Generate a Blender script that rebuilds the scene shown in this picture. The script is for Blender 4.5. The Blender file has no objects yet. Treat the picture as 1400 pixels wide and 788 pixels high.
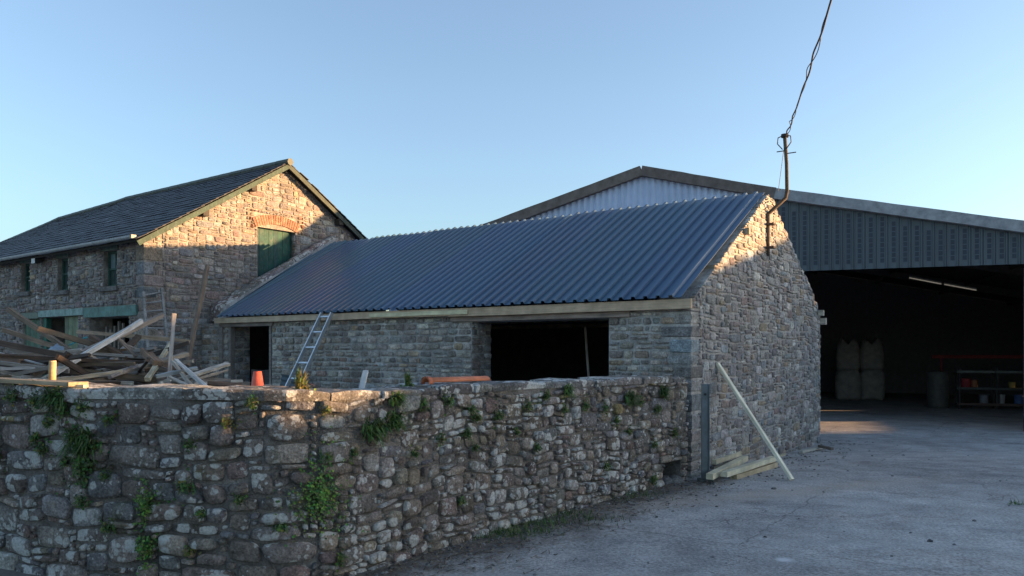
import bpy, math, random
from mathutils import Vector, Matrix, noise
random.seed(7)
R = random.random
def U(a, b): return a + (b - a) * R()
sc = bpy.context.scene
col = sc.collection
EYE = 1.65; FPX = 1050.0; HZ = 480.0
# ------------------------------------------------------------------ camera
cd = bpy.data.cameras.new('camera'); cam = bpy.data.objects.new('camera', cd); col.objects.link(cam)
cam.location = (0, 0, EYE); cam.rotation_euler = (math.radians(90), 0, 0)
cd.sensor_width = 36; cd.lens = 36 * FPX / 1400; cd.shift_y = (HZ - 394) / 1400
cd.clip_start = 0.05; cd.clip_end = 3000
sc.camera = cam
# ------------------------------------------------------------------ sky and sun
SUN_AZ = 88.0; SUN_EL = 4.4        # azimuth clockwise from the view direction (+Y)
w = bpy.data.worlds.new('World'); sc.world = w; w.use_nodes = True
nt = w.node_tree; nt.nodes.clear()
sk = nt.nodes.new('ShaderNodeTexSky'); sk.sky_type = 'NISHITA'; sk.sun_disc = False
sk.sun_elevation = math.radians(SUN_EL); sk.sun_rotation = math.radians(SUN_AZ)
sk.altitude = 50; sk.air_density = 1.0; sk.dust_density = 1.3; sk.ozone_density = 2.9
bg = nt.nodes.new('ShaderNodeBackground'); bg.inputs[1].default_value = 0.15
wo = nt.nodes.new('ShaderNodeOutputWorld')
hs = nt.nodes.new('ShaderNodeHueSaturation'); hs.inputs['Saturation'].default_value = .80
nt.links.new(sk.outputs[0], hs.inputs['Color']); nt.links.new(hs.outputs[0], bg.inputs[0]); nt.links.new(bg.outputs[0], wo.inputs[0])
sl = bpy.data.lights.new('sun', 'SUN'); so = bpy.data.objects.new('sun', sl); col.objects.link(so)
sl.energy = 4.6; sl.angle = math.radians(0.5); sl.color = (1.0, 0.58, 0.26)
az = math.radians(SUN_AZ); el = math.radians(SUN_EL)
SV = Vector((math.sin(az) * math.cos(el), math.cos(az) * math.cos(el), math.sin(el)))
so.rotation_euler = SV.to_track_quat('Z', 'Y').to_euler()
so.location = (40, 10, 30)
sc.view_settings.view_transform = 'Standard'; sc.view_settings.look = 'None'
sc.view_settings.exposure = 2.0; sc.view_settings.gamma = 1.0
# ------------------------------------------------------------------ helpers
def tag(o, label=None, cat=None, group=None, kind=None):
    if label: o['label'] = label
    if cat: o['category'] = cat
    if group: o['group'] = group
    if kind: o['kind'] = kind
    return o
def empty(name, loc=(0, 0, 0), rz=0.0):
    o = bpy.data.objects.new(name, None); col.objects.link(o)
    o.location = loc; o.rotation_euler = (0, 0, rz); o.empty_display_size = .2
    return o
class MB:
    def __init__(s): s.v = []; s.f = []; s.c = []
    def add(s, vs, fs, c=(1, 1, 1)):
        n = len(s.v); s.v += [tuple(v) for v in vs]; s.f += [tuple(i + n for i in f) for f in fs]; s.c += [c] * len(vs); return s
    def hexa(s, p, c=(1, 1, 1)):  # p: 4 bottom CCW, 4 top CCW
        return s.add(p, [(3, 2, 1, 0), (4, 5, 6, 7), (0, 1, 5, 4), (1, 2, 6, 5), (2, 3, 7, 6), (3, 0, 4, 7)], c)
    def box(s, x0, x1, y0, y1, z0, z1, c=(1, 1, 1)):
        return s.hexa([(x0, y0, z0), (x1, y0, z0), (x1, y1, z0), (x0, y1, z0), (x0, y0, z1), (x1, y0, z1), (x1, y1, z1), (x0, y1, z1)], c)
    def beam(s, a, b, wd, th, up=(0, 0, 1), c=(1, 1, 1), seg=1, bend=0.0, jit=0.0):
        a = Vector(a); b = Vector(b); d = (b - a).normalized(); up = Vector(up)
        side = d.cross(up)
        if side.length < 1e-3: side = d.cross(Vector((1, 0, 0)))
        side.normalize(); up2 = side.cross(d).normalized()
        rings = []
        for i in range(seg + 1):
            t = i / seg; p = a.lerp(b, t) + up2 * bend * (1 - (2 * t - 1) ** 2)
            rings.append([p + side * (sx * wd / 2 + U(-jit, jit)) + up2 * (sy * th / 2 + U(-jit, jit)) for sx, sy in ((-1, -1), (1, -1), (1, 1), (-1, 1))])
        vs = [q for r in rings for q in r]; fs = []
        for i in range(seg):
            for k in range(4):
                k2 = (k + 1) % 4; fs.append((i * 4 + k, i * 4 + k2, i * 4 + 4 + k2, i * 4 + 4 + k))
        fs.append((3, 2, 1, 0)); n = seg * 4; fs.append((n, n + 1, n + 2, n + 3))
        fs = [f[::-1] for f in fs]
        return s.add(vs, fs, c)
    def tube(s, pts, r, n=8, c=(1, 1, 1), cap=True, r2=None):
        pts = [Vector(p) for p in pts]; vs = []; m = len(pts)
        nrm = None
        for i, p in enumerate(pts):
            d = (pts[min(i + 1, m - 1)] - pts[max(i - 1, 0)]).normalized()
            if nrm is None:
                nrm = d.cross(Vector((0, 0, 1)))
                if nrm.length < 1e-2: nrm = d.cross(Vector((1, 0, 0)))
            nrm = (nrm - d * nrm.dot(d)).normalized(); bn = d.cross(nrm)
            rr = r if r2 is None else r + (r2 - r) * i / (m - 1)
            vs += [p + (nrm * math.cos(2 * math.pi * k / n) + bn * math.sin(2 * math.pi * k / n)) * rr for k in range(n)]
        fs = []
        for i in range(m - 1):
            for k in range(n):
                k2 = (k + 1) % n; fs.append((i * n + k, i * n + k2, i * n + n + k2, i * n + n + k))
        if cap: fs.append(tuple(range(n))[::-1]); fs.append(tuple((m - 1) * n + k for k in range(n)))
        return s.add(vs, fs, c)
    def build(s, name, mat, parent=None, smooth=False, center=False):
        me = bpy.data.meshes.new(name); vs = s.v; off = Vector((0, 0, 0))
        if center and vs:
            xs = [v[0] for v in vs]; ys = [v[1] for v in vs]; zs = [v[2] for v in vs]
            off = Vector(((min(xs) + max(xs)) / 2, (min(ys) + max(ys)) / 2, (min(zs) + max(zs)) / 2))
            vs = [(v[0] - off.x, v[1] - off.y, v[2] - off.z) for v in vs]
        me.from_pydata(vs, [], s.f); me.materials.append(mat)
        at = me.color_attributes.new('tint', 'FLOAT_COLOR', 'POINT')
        at.data.foreach_set('color', [x for c in s.c for x in (c[0], c[1], c[2], 1.0)])
        if smooth: me.polygons.foreach_set('use_smooth', [True] * len(me.polygons))
        me.update()
        o = bpy.data.objects.new(name, me); col.objects.link(o); o.location = off
        if parent: o.parent = parent
        return o
def ray(px, py, depth):
    return Vector(((px - 700) / FPX * depth, depth, EYE - (py - HZ) / FPX * depth))
def proj_size(mat, vs):
    xs = []; ys = []
    for v in vs:
        p = mat @ Vector(v)
        if p.y < .3: return 0
        xs.append(700 + p.x / p.y * FPX); ys.append(HZ - (p.z - EYE) / p.y * FPX)
    if max(xs) < 0 or min(xs) > 1400 or max(ys) < 0 or min(ys) > 788: return 0
    return (max(xs) - min(xs)) * (max(ys) - min(ys))
def emit(name, pieces, mat, parent, frame, limit=300, smooth=True, hide=None, rest_name=None):
    """pieces: (verts, faces, colour). the largest in view become objects, the rest one joined part"""
    ps = sorted(pieces, key=lambda p: -(proj_size(frame, p[0]) * (0 if hide and hide(p[0]) else 1)))
    for vs, fs, c in ps[:limit]:
        MB().add(vs, fs, c).build(name, mat, parent, smooth, center=True)
    if len(ps) > limit:
        m = MB()
        for vs, fs, c in ps[limit:]: m.add(vs, fs, c)
        tag(m.build(rest_name or name, mat, parent, smooth), kind='stuff')
# ------------------------------------------------------------------ materials
def newmat(name):
    m = bpy.data.materials.new(name); m.use_nodes = True; nt = m.node_tree; nt.nodes.clear()
    o = nt.nodes.new('ShaderNodeOutputMaterial'); b = nt.nodes.new('ShaderNodeBsdfPrincipled')
    nt.links.new(b.outputs[0], o.inputs[0]); return m, nt, b
def nd(nt, t, **k):
    n = nt.nodes.new(t)
    for a, v in k.items():
        if a.startswith('i_'):
            key = a[2:]; key = int(key) if key.isdigit() else key
            if isinstance(v, bpy.types.NodeSocket): nt.links.new(v, n.inputs[key])
            else: n.inputs[key].default_value = v
        else: setattr(n, a, v)
    return n
def mixc(nt, f, a, b, mode='MIX'):
    n = nt.nodes.new('ShaderNodeMix'); n.data_type = 'RGBA'; n.blend_type = mode
    for i, v in ((0, f), (6, a), (7, b)):
        if isinstance(v, bpy.types.NodeSocket): nt.links.new(v, n.inputs[i])
        elif i == 0: n.inputs[0].default_value = v
        else: n.inputs[i].default_value = (v[0], v[1], v[2], 1)
    return n.outputs[2]
def mrange(nt, v, a, b, c, d):
    return nd(nt, 'ShaderNodeMapRange', i_0=v, i_1=a, i_2=b, i_3=c, i_4=d).outputs[0]
def mth(nt, op, a, b=0.0):
    return nd(nt, 'ShaderNodeMath', operation=op, i_0=a, i_1=b).outputs[0]
def grey(nt, v): return nd(nt, 'ShaderNodeCombineColor', i_0=v, i_1=v, i_2=v).outputs[0]
def noi(nt, vec, scale, detail=5, rough=.6, out=0, dist=0.0):
    return nd(nt, 'ShaderNodeTexNoise', i_Vector=vec, i_Scale=scale, i_Detail=detail, i_Roughness=rough, i_Distortion=dist).outputs[out]
def finish(nt, b, colour, height=None, dist=.01, strength=1.0, rough=.9, spec=.3):
    nt.links.new(colour, b.inputs['Base Color']); 
    if isinstance(rough, bpy.types.NodeSocket): nt.links.new(rough, b.inputs['Roughness'])
    else: b.inputs['Roughness'].default_value = rough
    b.inputs['Specular IOR Level'].default_value = spec
    if height is not None:
        bp = nd(nt, 'ShaderNodeBump', i_Height=height, i_Distance=dist, i_Strength=strength)
        nt.links.new(bp.outputs[0], b.inputs['Normal'])
def stone_mat(name, lichen=0.0, moss=0.0, yellow=0.0, bump=.012):
    m, nt, b = newmat(name)
    pos = nd(nt, 'ShaderNodeNewGeometry').outputs[0]
    t = nd(nt, 'ShaderNodeAttribute', attribute_name='tint').outputs[0]
    n1 = noi(nt, pos, 9, 6, .7); n2 = noi(nt, pos, 55, 4, .65); n3 = noi(nt, pos, 2.1, 3)
    c = mixc(nt, 1.0, t, grey(nt, mrange(nt, n1, .3, .7, .5, 1.5)), 'MULTIPLY')
    c = mixc(nt, 1.0, c, grey(nt, mrange(nt, n2, .3, .7, .5, 1.5)), 'MULTIPLY')
    if lichen:
        vn = nd(nt, 'ShaderNodeVectorMath', operation='ADD', i_0=pos, i_1=nd(nt, 'ShaderNodeVectorMath', operation='SCALE', i_0=noi(nt, pos, 26, 3, .6, 1), i_3=.05).outputs[0]).outputs[0]
        vo = nd(nt, 'ShaderNodeTexVoronoi', i_Vector=vn, i_Scale=9.0)
        rad = mrange(nt, noi(nt, pos, 1.7, 3, .6), .38, .68, 0.0, .50)
        spot = mrange(nt, mth(nt, 'SUBTRACT', mth(nt, 'MULTIPLY', rad, lichen), vo.outputs[0]), -.02, .05, 0, 1)
        vo2 = nd(nt, 'ShaderNodeTexVoronoi', i_Vector=vn, i_Scale=24.0)
        spot2 = mrange(nt, mth(nt, 'SUBTRACT', mth(nt, 'MULTIPLY', mrange(nt, noi(nt, pos, 3.3, 2), .42, .66, 0, .46), lichen), vo2.outputs[0]), -.02, .05, 0, .85)
        sp = mth(nt, 'MULTIPLY', mth(nt, 'MAXIMUM', spot, spot2), mrange(nt, n2, .3, .6, .45, 1.0))
        c = mixc(nt, sp, c, (.74, .75, .72))
    if yellow:
        yy = mrange(nt, noi(nt, pos, 5.5, 5, .65), .62, .7, 0, yellow)
        c = mixc(nt, yy, c, (.34, .27, .09))
    if moss:
        gm = mrange(nt, noi(nt, pos, 3.7, 6, .7), .58, .72, 0, moss)
        c = mixc(nt, gm, c, (.075, .09, .035))
    h = mth(nt, 'ADD', mth(nt, 'MULTIPLY', noi(nt, pos, 22, 8, .75), 1.3), mth(nt, 'MULTIPLY', n2, .6))
    finish(nt, b, c, h, bump * 2.2, 1.0, .93, .2); return m
def mortar_mat(name, base, lichen=0.0):
    m, nt, b = newmat(name)
    pos = nd(nt, 'ShaderNodeNewGeometry').outputs[0]
    n1 = noi(nt, pos, 6, 6, .7); n2 = noi(nt, pos, 70, 3, .6)
    c = mixc(nt, 1.0, base, grey(nt, mrange(nt, noi(nt, pos, 1.8, 5, .7), .3, .7, .55, 1.5)), 'MULTIPLY')
    c = mixc(nt, 1.0, c, grey(nt, mrange(nt, n1, .3, .7, .6, 1.35)), 'MULTIPLY')
    c = mixc(nt, 1.0, c, grey(nt, mrange(nt, n2, .3, .7, .75, 1.25)), 'MULTIPLY')
    finish(nt, b, c, mth(nt, 'ADD', n2, mth(nt, 'MULTIPLY', n1, 2)), .025, 1, .95, .15); return m
def wood_mat(name, rough=.85, grain=1.0, contrast=.5):
    m, nt, b = newmat(name)
    tc = nd(nt, 'ShaderNodeTexCoord').outputs[3]
    oi = nd(nt, 'ShaderNodeObjectInfo').outputs['Random']
    mp = nd(nt, 'ShaderNodeMapping', i_Vector=tc, i_Scale=(1.6, 34, 34)).outputs[0]
    mp = nd(nt, 'ShaderNodeVectorMath', operation='ADD', i_0=mp, i_1=nd(nt, 'ShaderNodeCombineXYZ', i_0=mth(nt, 'MULTIPLY', oi, 37.0)).outputs[0]).outputs[0]
    t = nd(nt, 'ShaderNodeAttribute', attribute_name='tint').outputs[0]
    n1 = noi(nt, mp, 1.4, 5, .65, 0, .4); n2 = noi(nt, tc, 4, 4, .6)
    c = mixc(nt, 1.0, t, grey(nt, mrange(nt, n1, .28, .72, 1 - contrast, 1 + contrast * .7)), 'MULTIPLY')
    c = mixc(nt, 1.0, c, grey(nt, mrange(nt, n2, .3, .7, .75, 1.25)), 'MULTIPLY')
    kn = nd(nt, 'ShaderNodeTexVoronoi', i_Vector=nd(nt, 'ShaderNodeMapping', i_Vector=tc, i_Scale=(2.2, 7, 7)).outputs[0], i_Scale=1.0).outputs[0]
    c = mixc(nt, mrange(nt, kn, .06, .14, .7, 0), c, (.05, .03, .02))
    finish(nt, b, c, n1, .004 * grain, 1, rough, .25); return m
def plain(name, rough=.6, metal=0.0, scale=8, var=.25, bump=.0, dist=.003, spec=.5):
    m, nt, b = newmat(name)
    pos = nd(nt, 'ShaderNodeNewGeometry').outputs[0]
    t = nd(nt, 'ShaderNodeAttribute', attribute_name='tint').outputs[0]
    n1 = noi(nt, pos, scale, 6, .65)
    c = mixc(nt, 1.0, t, grey(nt, mrange(nt, n1, .3, .7, 1 - var, 1 + var)), 'MULTIPLY')
    finish(nt, b, c, noi(nt, pos, scale * 6, 4, .6) if bump else None, dist, bump or 1, rough, spec)
    b.inputs['Metallic'].default_value = metal; return m
def peel_mat(name, under):
    m, nt, b = newmat(name)
    pos = nd(nt, 'ShaderNodeNewGeometry').outputs[0]
    mp = nd(nt, 'ShaderNodeMapping', i_Vector=pos, i_Scale=(1, 1, .35)).outputs[0]
    t = nd(nt, 'ShaderNodeAttribute', attribute_name='tint').outputs[0]
    n1 = noi(nt, mp, 22, 6, .7)
    c = mixc(nt, mrange(nt, n1, .52, .62, 0, .8), t, under)
    c = mixc(nt, 1.0, c, grey(nt, mrange(nt, noi(nt, pos, 7, 4), .3, .7, .7, 1.3)), 'MULTIPLY')
    finish(nt, b, c, n1, .004, 1, .7, .35); return m
def leaf_mat(name):
    m, nt, b = newmat(name)
    t = nd(nt, 'ShaderNodeAttribute', attribute_name='tint').outputs[0]
    finish(nt, b, t, None, 0, 1, .6, .3)
    tr = nt.nodes.new('ShaderNodeBsdfTranslucent'); nt.links.new(t, tr.inputs[0])
    mx = nt.nodes.new('ShaderNodeMixShader'); mx.inputs[0].default_value = .25
    o = [n for n in nt.nodes if n.type == 'OUTPUT_MATERIAL'][0]
    nt.links.new(b.outputs[0], mx.inputs[1]); nt.links.new(tr.outputs[0], mx.inputs[2]); nt.links.new(mx.outputs[0], o.inputs[0])
    return m
M = {}
M['stone'] = stone_mat('barn_stone', 0.25, .35)
M['stoneL'] = stone_mat('far_barn_stone', 0.3, .3)
M['wallstone'] = stone_mat('wall_stone', 1.3, .75, .25, .020)
M['coping'] = stone_mat('coping_stone', 1.3, .7, .5, .016)
M['mortar'] = mortar_mat('lime_mortar', (.42, .405, .385))
M['mortarL'] = mortar_mat('far_barn_mortar', (.30, .27, .24))
M['mortarW'] = mortar_mat('wall_mortar', (.17, .158, .145))
M['wood'] = wood_mat('weathered_wood'); M['wood2'] = wood_mat('sawn_wood', .75, .5, .22)
M['paint'] = peel_mat('peeling_green_paint', (.07, .09, .08)); M['paint2'] = peel_mat('pale_green_lintel_paint', (.10, .10, .09))
M['plain'] = plain('painted_surface', .6); M['clad'] = plain('coated_steel', .55, 0, 3, .07); M['dull'] = plain('dull_surface', .95, 0, 5, .3, .6, .004, .2)
M['slate'] = plain('slate', .6, 0, 14, .35, .5, .004, .4)
M['steel'] = plain('galvanised_steel', .45, .7, 9, .25, .2, .002)
M['rust'] = plain('rusty_steel', .85, .1, 25, .4, .6, .003, .3)
M['leaf'] = leaf_mat('leaf')
def roof_mat():
    m, nt, b = newmat('blue_box_profile_paint')
    pos = nd(nt, 'ShaderNodeNewGeometry').outputs[0]
    n1 = noi(nt, pos, 1.6, 5, .6); n2 = noi(nt, pos, 40, 3)
    t = nd(nt, 'ShaderNodeAttribute', attribute_name='tint').outputs[0]
    c = mixc(nt, 1.0, t, grey(nt, mrange(nt, n1, .3, .7, .9, 1.1)), 'MULTIPLY')
    finish(nt, b, c, n1, .01, .3, mrange(nt, n1, .3, .7, .3, .42), .5); return m
M['roof'] = roof_mat()
def ground_mat():
    m, nt, b = newmat('worn_yard_surface')
    pos = nd(nt, 'ShaderNodeNewGeometry').outputs[0]
    big = noi(nt, pos, .35, 5, .6, 0, .5); mid = noi(nt, pos, 2.3, 6, .65); fine = noi(nt, pos, 38, 5, .75); vf = noi(nt, pos, 150, 2, .6)
    c = mixc(nt, mrange(nt, big, .35, .62, 0, 1), (.335, .325, .312), (.43, .415, .395))
    c = mixc(nt, mrange(nt, noi(nt, pos, .8, 6, .65, 0, .3), .52, .68, 0, .55), c, (.36, .325, .295))
    c = mixc(nt, 1.0, c, grey(nt, mrange(nt, mid, .3, .7, .68, 1.28)), 'MULTIPLY')
    c = mixc(nt, 1.0, c, grey(nt, mrange(nt, fine, .34, .66, .5, 1.5)), 'MULTIPLY')
    wv = nd(nt, 'ShaderNodeVectorMath', operation='ADD', i_0=pos, i_1=nd(nt, 'ShaderNodeVectorMath', operation='SCALE', i_0=noi(nt, pos, 1.6, 5, .7, 1), i_3=1.3).outputs[0]).outputs[0]
    cr = nd(nt, 'ShaderNodeTexVoronoi', feature='DISTANCE_TO_EDGE', i_Vector=wv, i_Scale=.33).outputs[0]
    crm = mth(nt, 'MULTIPLY', mrange(nt, cr, .0, .006, 1, 0), mrange(nt, noi(nt, pos, .9, 2), .45, .55, 0, 1))
    c = mixc(nt, mth(nt, 'MULTIPLY', crm, .55), c, (.08, .05, .052))
    st1 = noi(nt, nd(nt, 'ShaderNodeMapping', i_Vector=pos, i_Rotation=(0, 0, .45), i_Scale=(.35, 2.2, 1)).outputs[0], 1.3, 6, .7, 0, .4)
    c = mixc(nt, mrange(nt, st1, .5, .68, 0, .4), c, (.46, .45, .44))
    st2 = noi(nt, nd(nt, 'ShaderNodeMapping', i_Vector=pos, i_Rotation=(0, 0, -.3), i_Scale=(.5, 1.9, 1), i_Location=(7, 3, 0)).outputs[0], 1.1, 5, .7, 0, .6)
    c = mixc(nt, mrange(nt, st2, .56, .7, 0, .35), c, (.17, .17, .175))
    bk = nd(nt, 'ShaderNodeTexBrick', i_Vector=nd(nt, 'ShaderNodeVectorMath', operation='ADD', i_0=nd(nt, 'ShaderNodeMapping', i_Vector=pos, i_Rotation=(0, 0, .61)).outputs[0], i_1=nd(nt, 'ShaderNodeVectorMath', operation='SCALE', i_0=noi(nt, pos, 3.0, 4, .7, 1), i_3=.22).outputs[0]).outputs[0], i_Scale=1.0)
    bk.inputs['Brick Width'].default_value = 4.1; bk.inputs['Row Height'].default_value = 3.3; bk.inputs['Mortar Size'].default_value = .010; bk.inputs['Mortar Smooth'].default_value = .3; bk.offset = .5
    bk.inputs['Color1'].default_value = (.9, .9, .9, 1); bk.inputs['Color2'].default_value = (1.06, 1.06, 1.06, 1); bk.inputs['Mortar'].default_value = (.62, .61, .60, 1)
    c = mixc(nt, 1.0, c, bk.outputs[0], 'MULTIPLY')
    # trodden soil and leaf mould close to the foot of the front wall
    so_ = nd(nt, 'ShaderNodeSeparateXYZ', i_0=pos)
    dx = mth(nt, 'ADD', so_.outputs[0], 1.35); dy = mth(nt, 'SUBTRACT', so_.outputs[1], 5.5)
    dist = mth(nt, 'SUBTRACT', mth(nt, 'MULTIPLY', dx, .778), mth(nt, 'MULTIPLY', dy, .628))
    dn = mth(nt, 'ADD', dist, mth(nt, 'MULTIPLY', mth(nt, 'SUBTRACT', noi(nt, pos, 2.2, 6, .7), .5), 1.6))
    soil = mth(nt, 'MULTIPLY', mrange(nt, dn, .25, .75, 1, 0), mrange(nt, so_.outputs[1], 9.2, 10.2, 1, 0))
    c = mixc(nt, mth(nt, 'MULTIPLY', soil, .85), c, mixc(nt, fine, (.06, .05, .042), (.19, .165, .14)))
    # warm pale band across the yard
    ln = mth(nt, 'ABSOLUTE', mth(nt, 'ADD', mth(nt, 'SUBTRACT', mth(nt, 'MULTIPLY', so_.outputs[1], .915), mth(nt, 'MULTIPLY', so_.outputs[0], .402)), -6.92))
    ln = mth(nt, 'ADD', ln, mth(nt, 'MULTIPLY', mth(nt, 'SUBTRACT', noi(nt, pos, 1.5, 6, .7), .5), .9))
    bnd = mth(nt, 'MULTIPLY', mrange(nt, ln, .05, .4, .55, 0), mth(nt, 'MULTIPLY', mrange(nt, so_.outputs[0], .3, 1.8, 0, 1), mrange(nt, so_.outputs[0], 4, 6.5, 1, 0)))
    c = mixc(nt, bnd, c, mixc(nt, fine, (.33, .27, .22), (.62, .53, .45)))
    # pale lime splash
    sv = nd(nt, 'ShaderNodeVectorMath', operation='DISTANCE', i_0=pos, i_1=(2.15, 6.06, 0)).outputs[1]
    c = mixc(nt, mrange(nt, mth(nt, 'ADD', sv, mth(nt, 'MULTIPLY', mid, .12)), .09, .15, .75, 0), c, (.7, .7, .7))
    sp = nd(nt, 'ShaderNodeTexVoronoi', i_Vector=pos, i_Scale=3.5).outputs[0]
    c = mixc(nt, mrange(nt, sp, .03, .05, .55, 0), c, (.42, .42, .41))
    h = mth(nt, 'ADD', mth(nt, 'ADD', mth(nt, 'MULTIPLY', fine, .5), mth(nt, 'MULTIPLY', mid, 1.6)), mth(nt, 'MULTIPLY', vf, .25))
    h = mth(nt, 'SUBTRACT', h, mth(nt, 'MULTIPLY', crm, .5))
    finish(nt, b, c, h, .022, 1.0, .88, .3); return m
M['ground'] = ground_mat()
# ------------------------------------------------------------------ ground
def gz(x, y):
    t = min(1, max(0, (y - 9.5) / 6.0)); t = t * t * (3 - 2 * t)
    f = max(0, 1 - max(0, abs(x - 2) - 14) / 10) * max(0, 1 - max(0, y - 25) / 20)
    return -.2 * t + f * .018 * noise.noise(Vector((x * .5, y * .5, 3.1)))
def axis(a, b, st, far): return [-far, -250, -80, -30] + [a + st * i for i in range(int((b - a) / st) + 1)] + [50, 110, 300, far]
xs = axis(-14, 24, .5, 900); ys = axis(-4, 34, .5, 900)
g = MB(); g.v = [(x, y, gz(x, y)) for y in ys for x in xs]; g.c = [(1, 1, 1)] * len(g.v)
nx = len(xs); g.f = [(j * nx + i, j * nx + i + 1, (j + 1) * nx + i + 1, (j + 1) * nx + i) for j in range(len(ys) - 1) for i in range(nx - 1)]
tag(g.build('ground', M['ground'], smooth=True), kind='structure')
# ------------------------------------------------------------------ rubble masonry
def stone_piece(out, dep, p, fn, c, nring=None, inset=.87, jit=.06):
    """out: outline CCW in (a, b); fn maps (a, b, height) to a point"""
    n = len(out); ca = sum(q[0] for q in out) / n; cb = sum(q[1] for q in out) / n
    ext = min(max(q[0] for q in out) - min(q[0] for q in out), max(q[1] for q in out) - min(q[1] for q in out))
    tx = U(-.25, .25) * p; tz = U(-.25, .25) * p
    k = 1 - (1 - inset) * 1.0
    vs = [fn(q[0], q[1], -dep) for q in out]
    vs += [fn(q[0], q[1], p * .72) for q in out]
    for q in out:
        kk = k + U(-jit, jit)
        aa = ca + (q[0] - ca) * kk; bb = cb + (q[1] - cb) * kk
        vs.append(fn(aa, bb, p * U(.85, 1.1) + tx * (q[0] - ca) / (ext + .01) + tz * (q[1] - cb) / (ext + .01)))
    vs.append(fn(ca + U(-.1, .1) * ext, cb + U(-.1, .1) * ext, p * U(1.0, 1.25)))
    fs = []
    for i in range(n):
        j = (i + 1) % n
        fs += [(i, j, n + j, n + i), (n + i, n + j, 2 * n + j, 2 * n + i), (2 * n + i, 2 * n + j, 3 * n)]
    return vs, fs, c
def quad_outline(q, rnd, n=10, jit=.03, gap=.008):
    (x0, z0), (x1, z1), (x2, z2), (x3, z3) = q
    w_ = max(.01, (x1 - x0 + x2 - x3) / 2); h_ = max(.01, (z3 - z0 + z2 - z1) / 2)
    gu = min(.3, gap / w_); gv = min(.3, gap / h_); out = []; a0 = U(0, .6)
    e = 2.0 / rnd
    for i in range(n):
        a = a0 + 2 * math.pi * i / n + U(-.12, .12); cx = math.cos(a); sy = math.sin(a)
        uu = .5 + .5 * math.copysign(abs(cx) ** e, cx) + U(-jit, jit); vv = .5 + .5 * math.copysign(abs(sy) ** e, sy) + U(-jit, jit)
        uu = gu + (1 - 2 * gu) * min(1, max(0, uu)); vv = gv + (1 - 2 * gv) * min(1, max(0, vv))
        bx = x0 + (x1 - x0) * uu; bz = z0 + (z1 - z0) * uu; tx = x3 + (x2 - x3) * uu; tz = z3 + (z2 - z3) * uu
        out.append((bx + (tx - bx) * vv, bz + (tz - bz) * vv))
    return out
def pick(pal):
    r_ = R() * sum(p[0] for p in pal)
    for wgt, c in pal:
        r_ -= wgt
        if r_ <= 0: break
    k = U(.75, 1.25); return (c[0] * k * U(.95, 1.05), c[1] * k, c[2] * k * U(.95, 1.05))
def rubble(a0, a1, z0, z1, fn, pal, hr=(.07, .17), wr=(1.0, 2.6), openings=(), top=None, rnd=(3, 6), gap=.009, wav=.02, prot=(.012, .035), breaks=(), seed=0, n=10, split=.18, jit=.03, bot=None, skip=0.0):
    fixed = sorted(set([z0, z1] + [z for z in breaks if z0 < z < z1])); zs = [z0]; fx = {0}
    for f0, f1 in zip(fixed, fixed[1:]):
        hs = []
        while sum(hs) < f1 - f0: hs.append(U(*hr))
        k = (f1 - f0) / sum(hs)
        for h in hs: zs.append(zs[-1] + h * k)
        fx.add(len(zs) - 1)
    def zb(i, a):
        am = 0 if i in fx and i not in (len(zs) - 1,) else wav
        return zs[i] + am * 1.8 * noise.noise(Vector((a * 1.3, i * 3.7, seed)))
    out = []
    for i in range(len(zs) - 1):
        h = zs[i + 1] - zs[i]; mid = (zs[i] + zs[i + 1]) / 2
        iv = [(a0, a1)]
        for (oa, ob, oz0, oz1) in openings:
            if oz0 < mid < oz1:
                nv = []
                for p, q in iv:
                    if ob <= p or oa >= q: nv.append((p, q)); continue
                    if oa - p > .04: nv.append((p, oa))
                    if q - ob > .04: nv.append((ob, q))
                iv = nv
        for p, q in iv:
            ws = []
            while sum(ws) < q - p: ws.append(h * U(*wr) * (1.0 if R() > .15 else .55))
            k = (q - p) / sum(ws); cuts = [(p, p)]; s_ = p
            for w_ in ws[:-1]:
                s_ += w_ * k; t_ = U(-.16, .16) * min(h, w_ * k); cuts.append((s_ - t_, s_ + t_))
            cuts.append((q, q))
            for (b0, t0), (b1, t1) in zip(cuts, cuts[1:]):
                Q = [(b0, zb(i, b0)), (b1, zb(i, b1)), (t1, zb(i + 1, t1)), (t0, zb(i + 1, t0))]
                ca = (b0 + b1) / 2
                if top and (zs[i] + .03) > top(ca): continue
                if bot and zs[i + 1] < bot(ca): continue
                if R() < skip: continue
                Qs = [Q]
                if h > .11 and R() < split:
                    f = U(.35, .65); L_ = (b0 + (t0 - b0) * f, Q[0][1] + (Q[3][1] - Q[0][1]) * f); R_ = (b1 + (t1 - b1) * f, Q[1][1] + (Q[2][1] - Q[1][1]) * f)
                    Qs = [[Q[0], Q[1], R_, L_], [L_, R_, Q[2], Q[3]]]
                for qq in Qs:
                    o_ = quad_outline(qq, U(*rnd), n, jit, gap * U(.5, 1.7))
                    if top: o_ = [(x, min(z, top(x) - .004)) for x, z in o_]
                    out.append(stone_piece(o_, .04, U(*prot), fn, pick(pal)))
    return out
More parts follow.
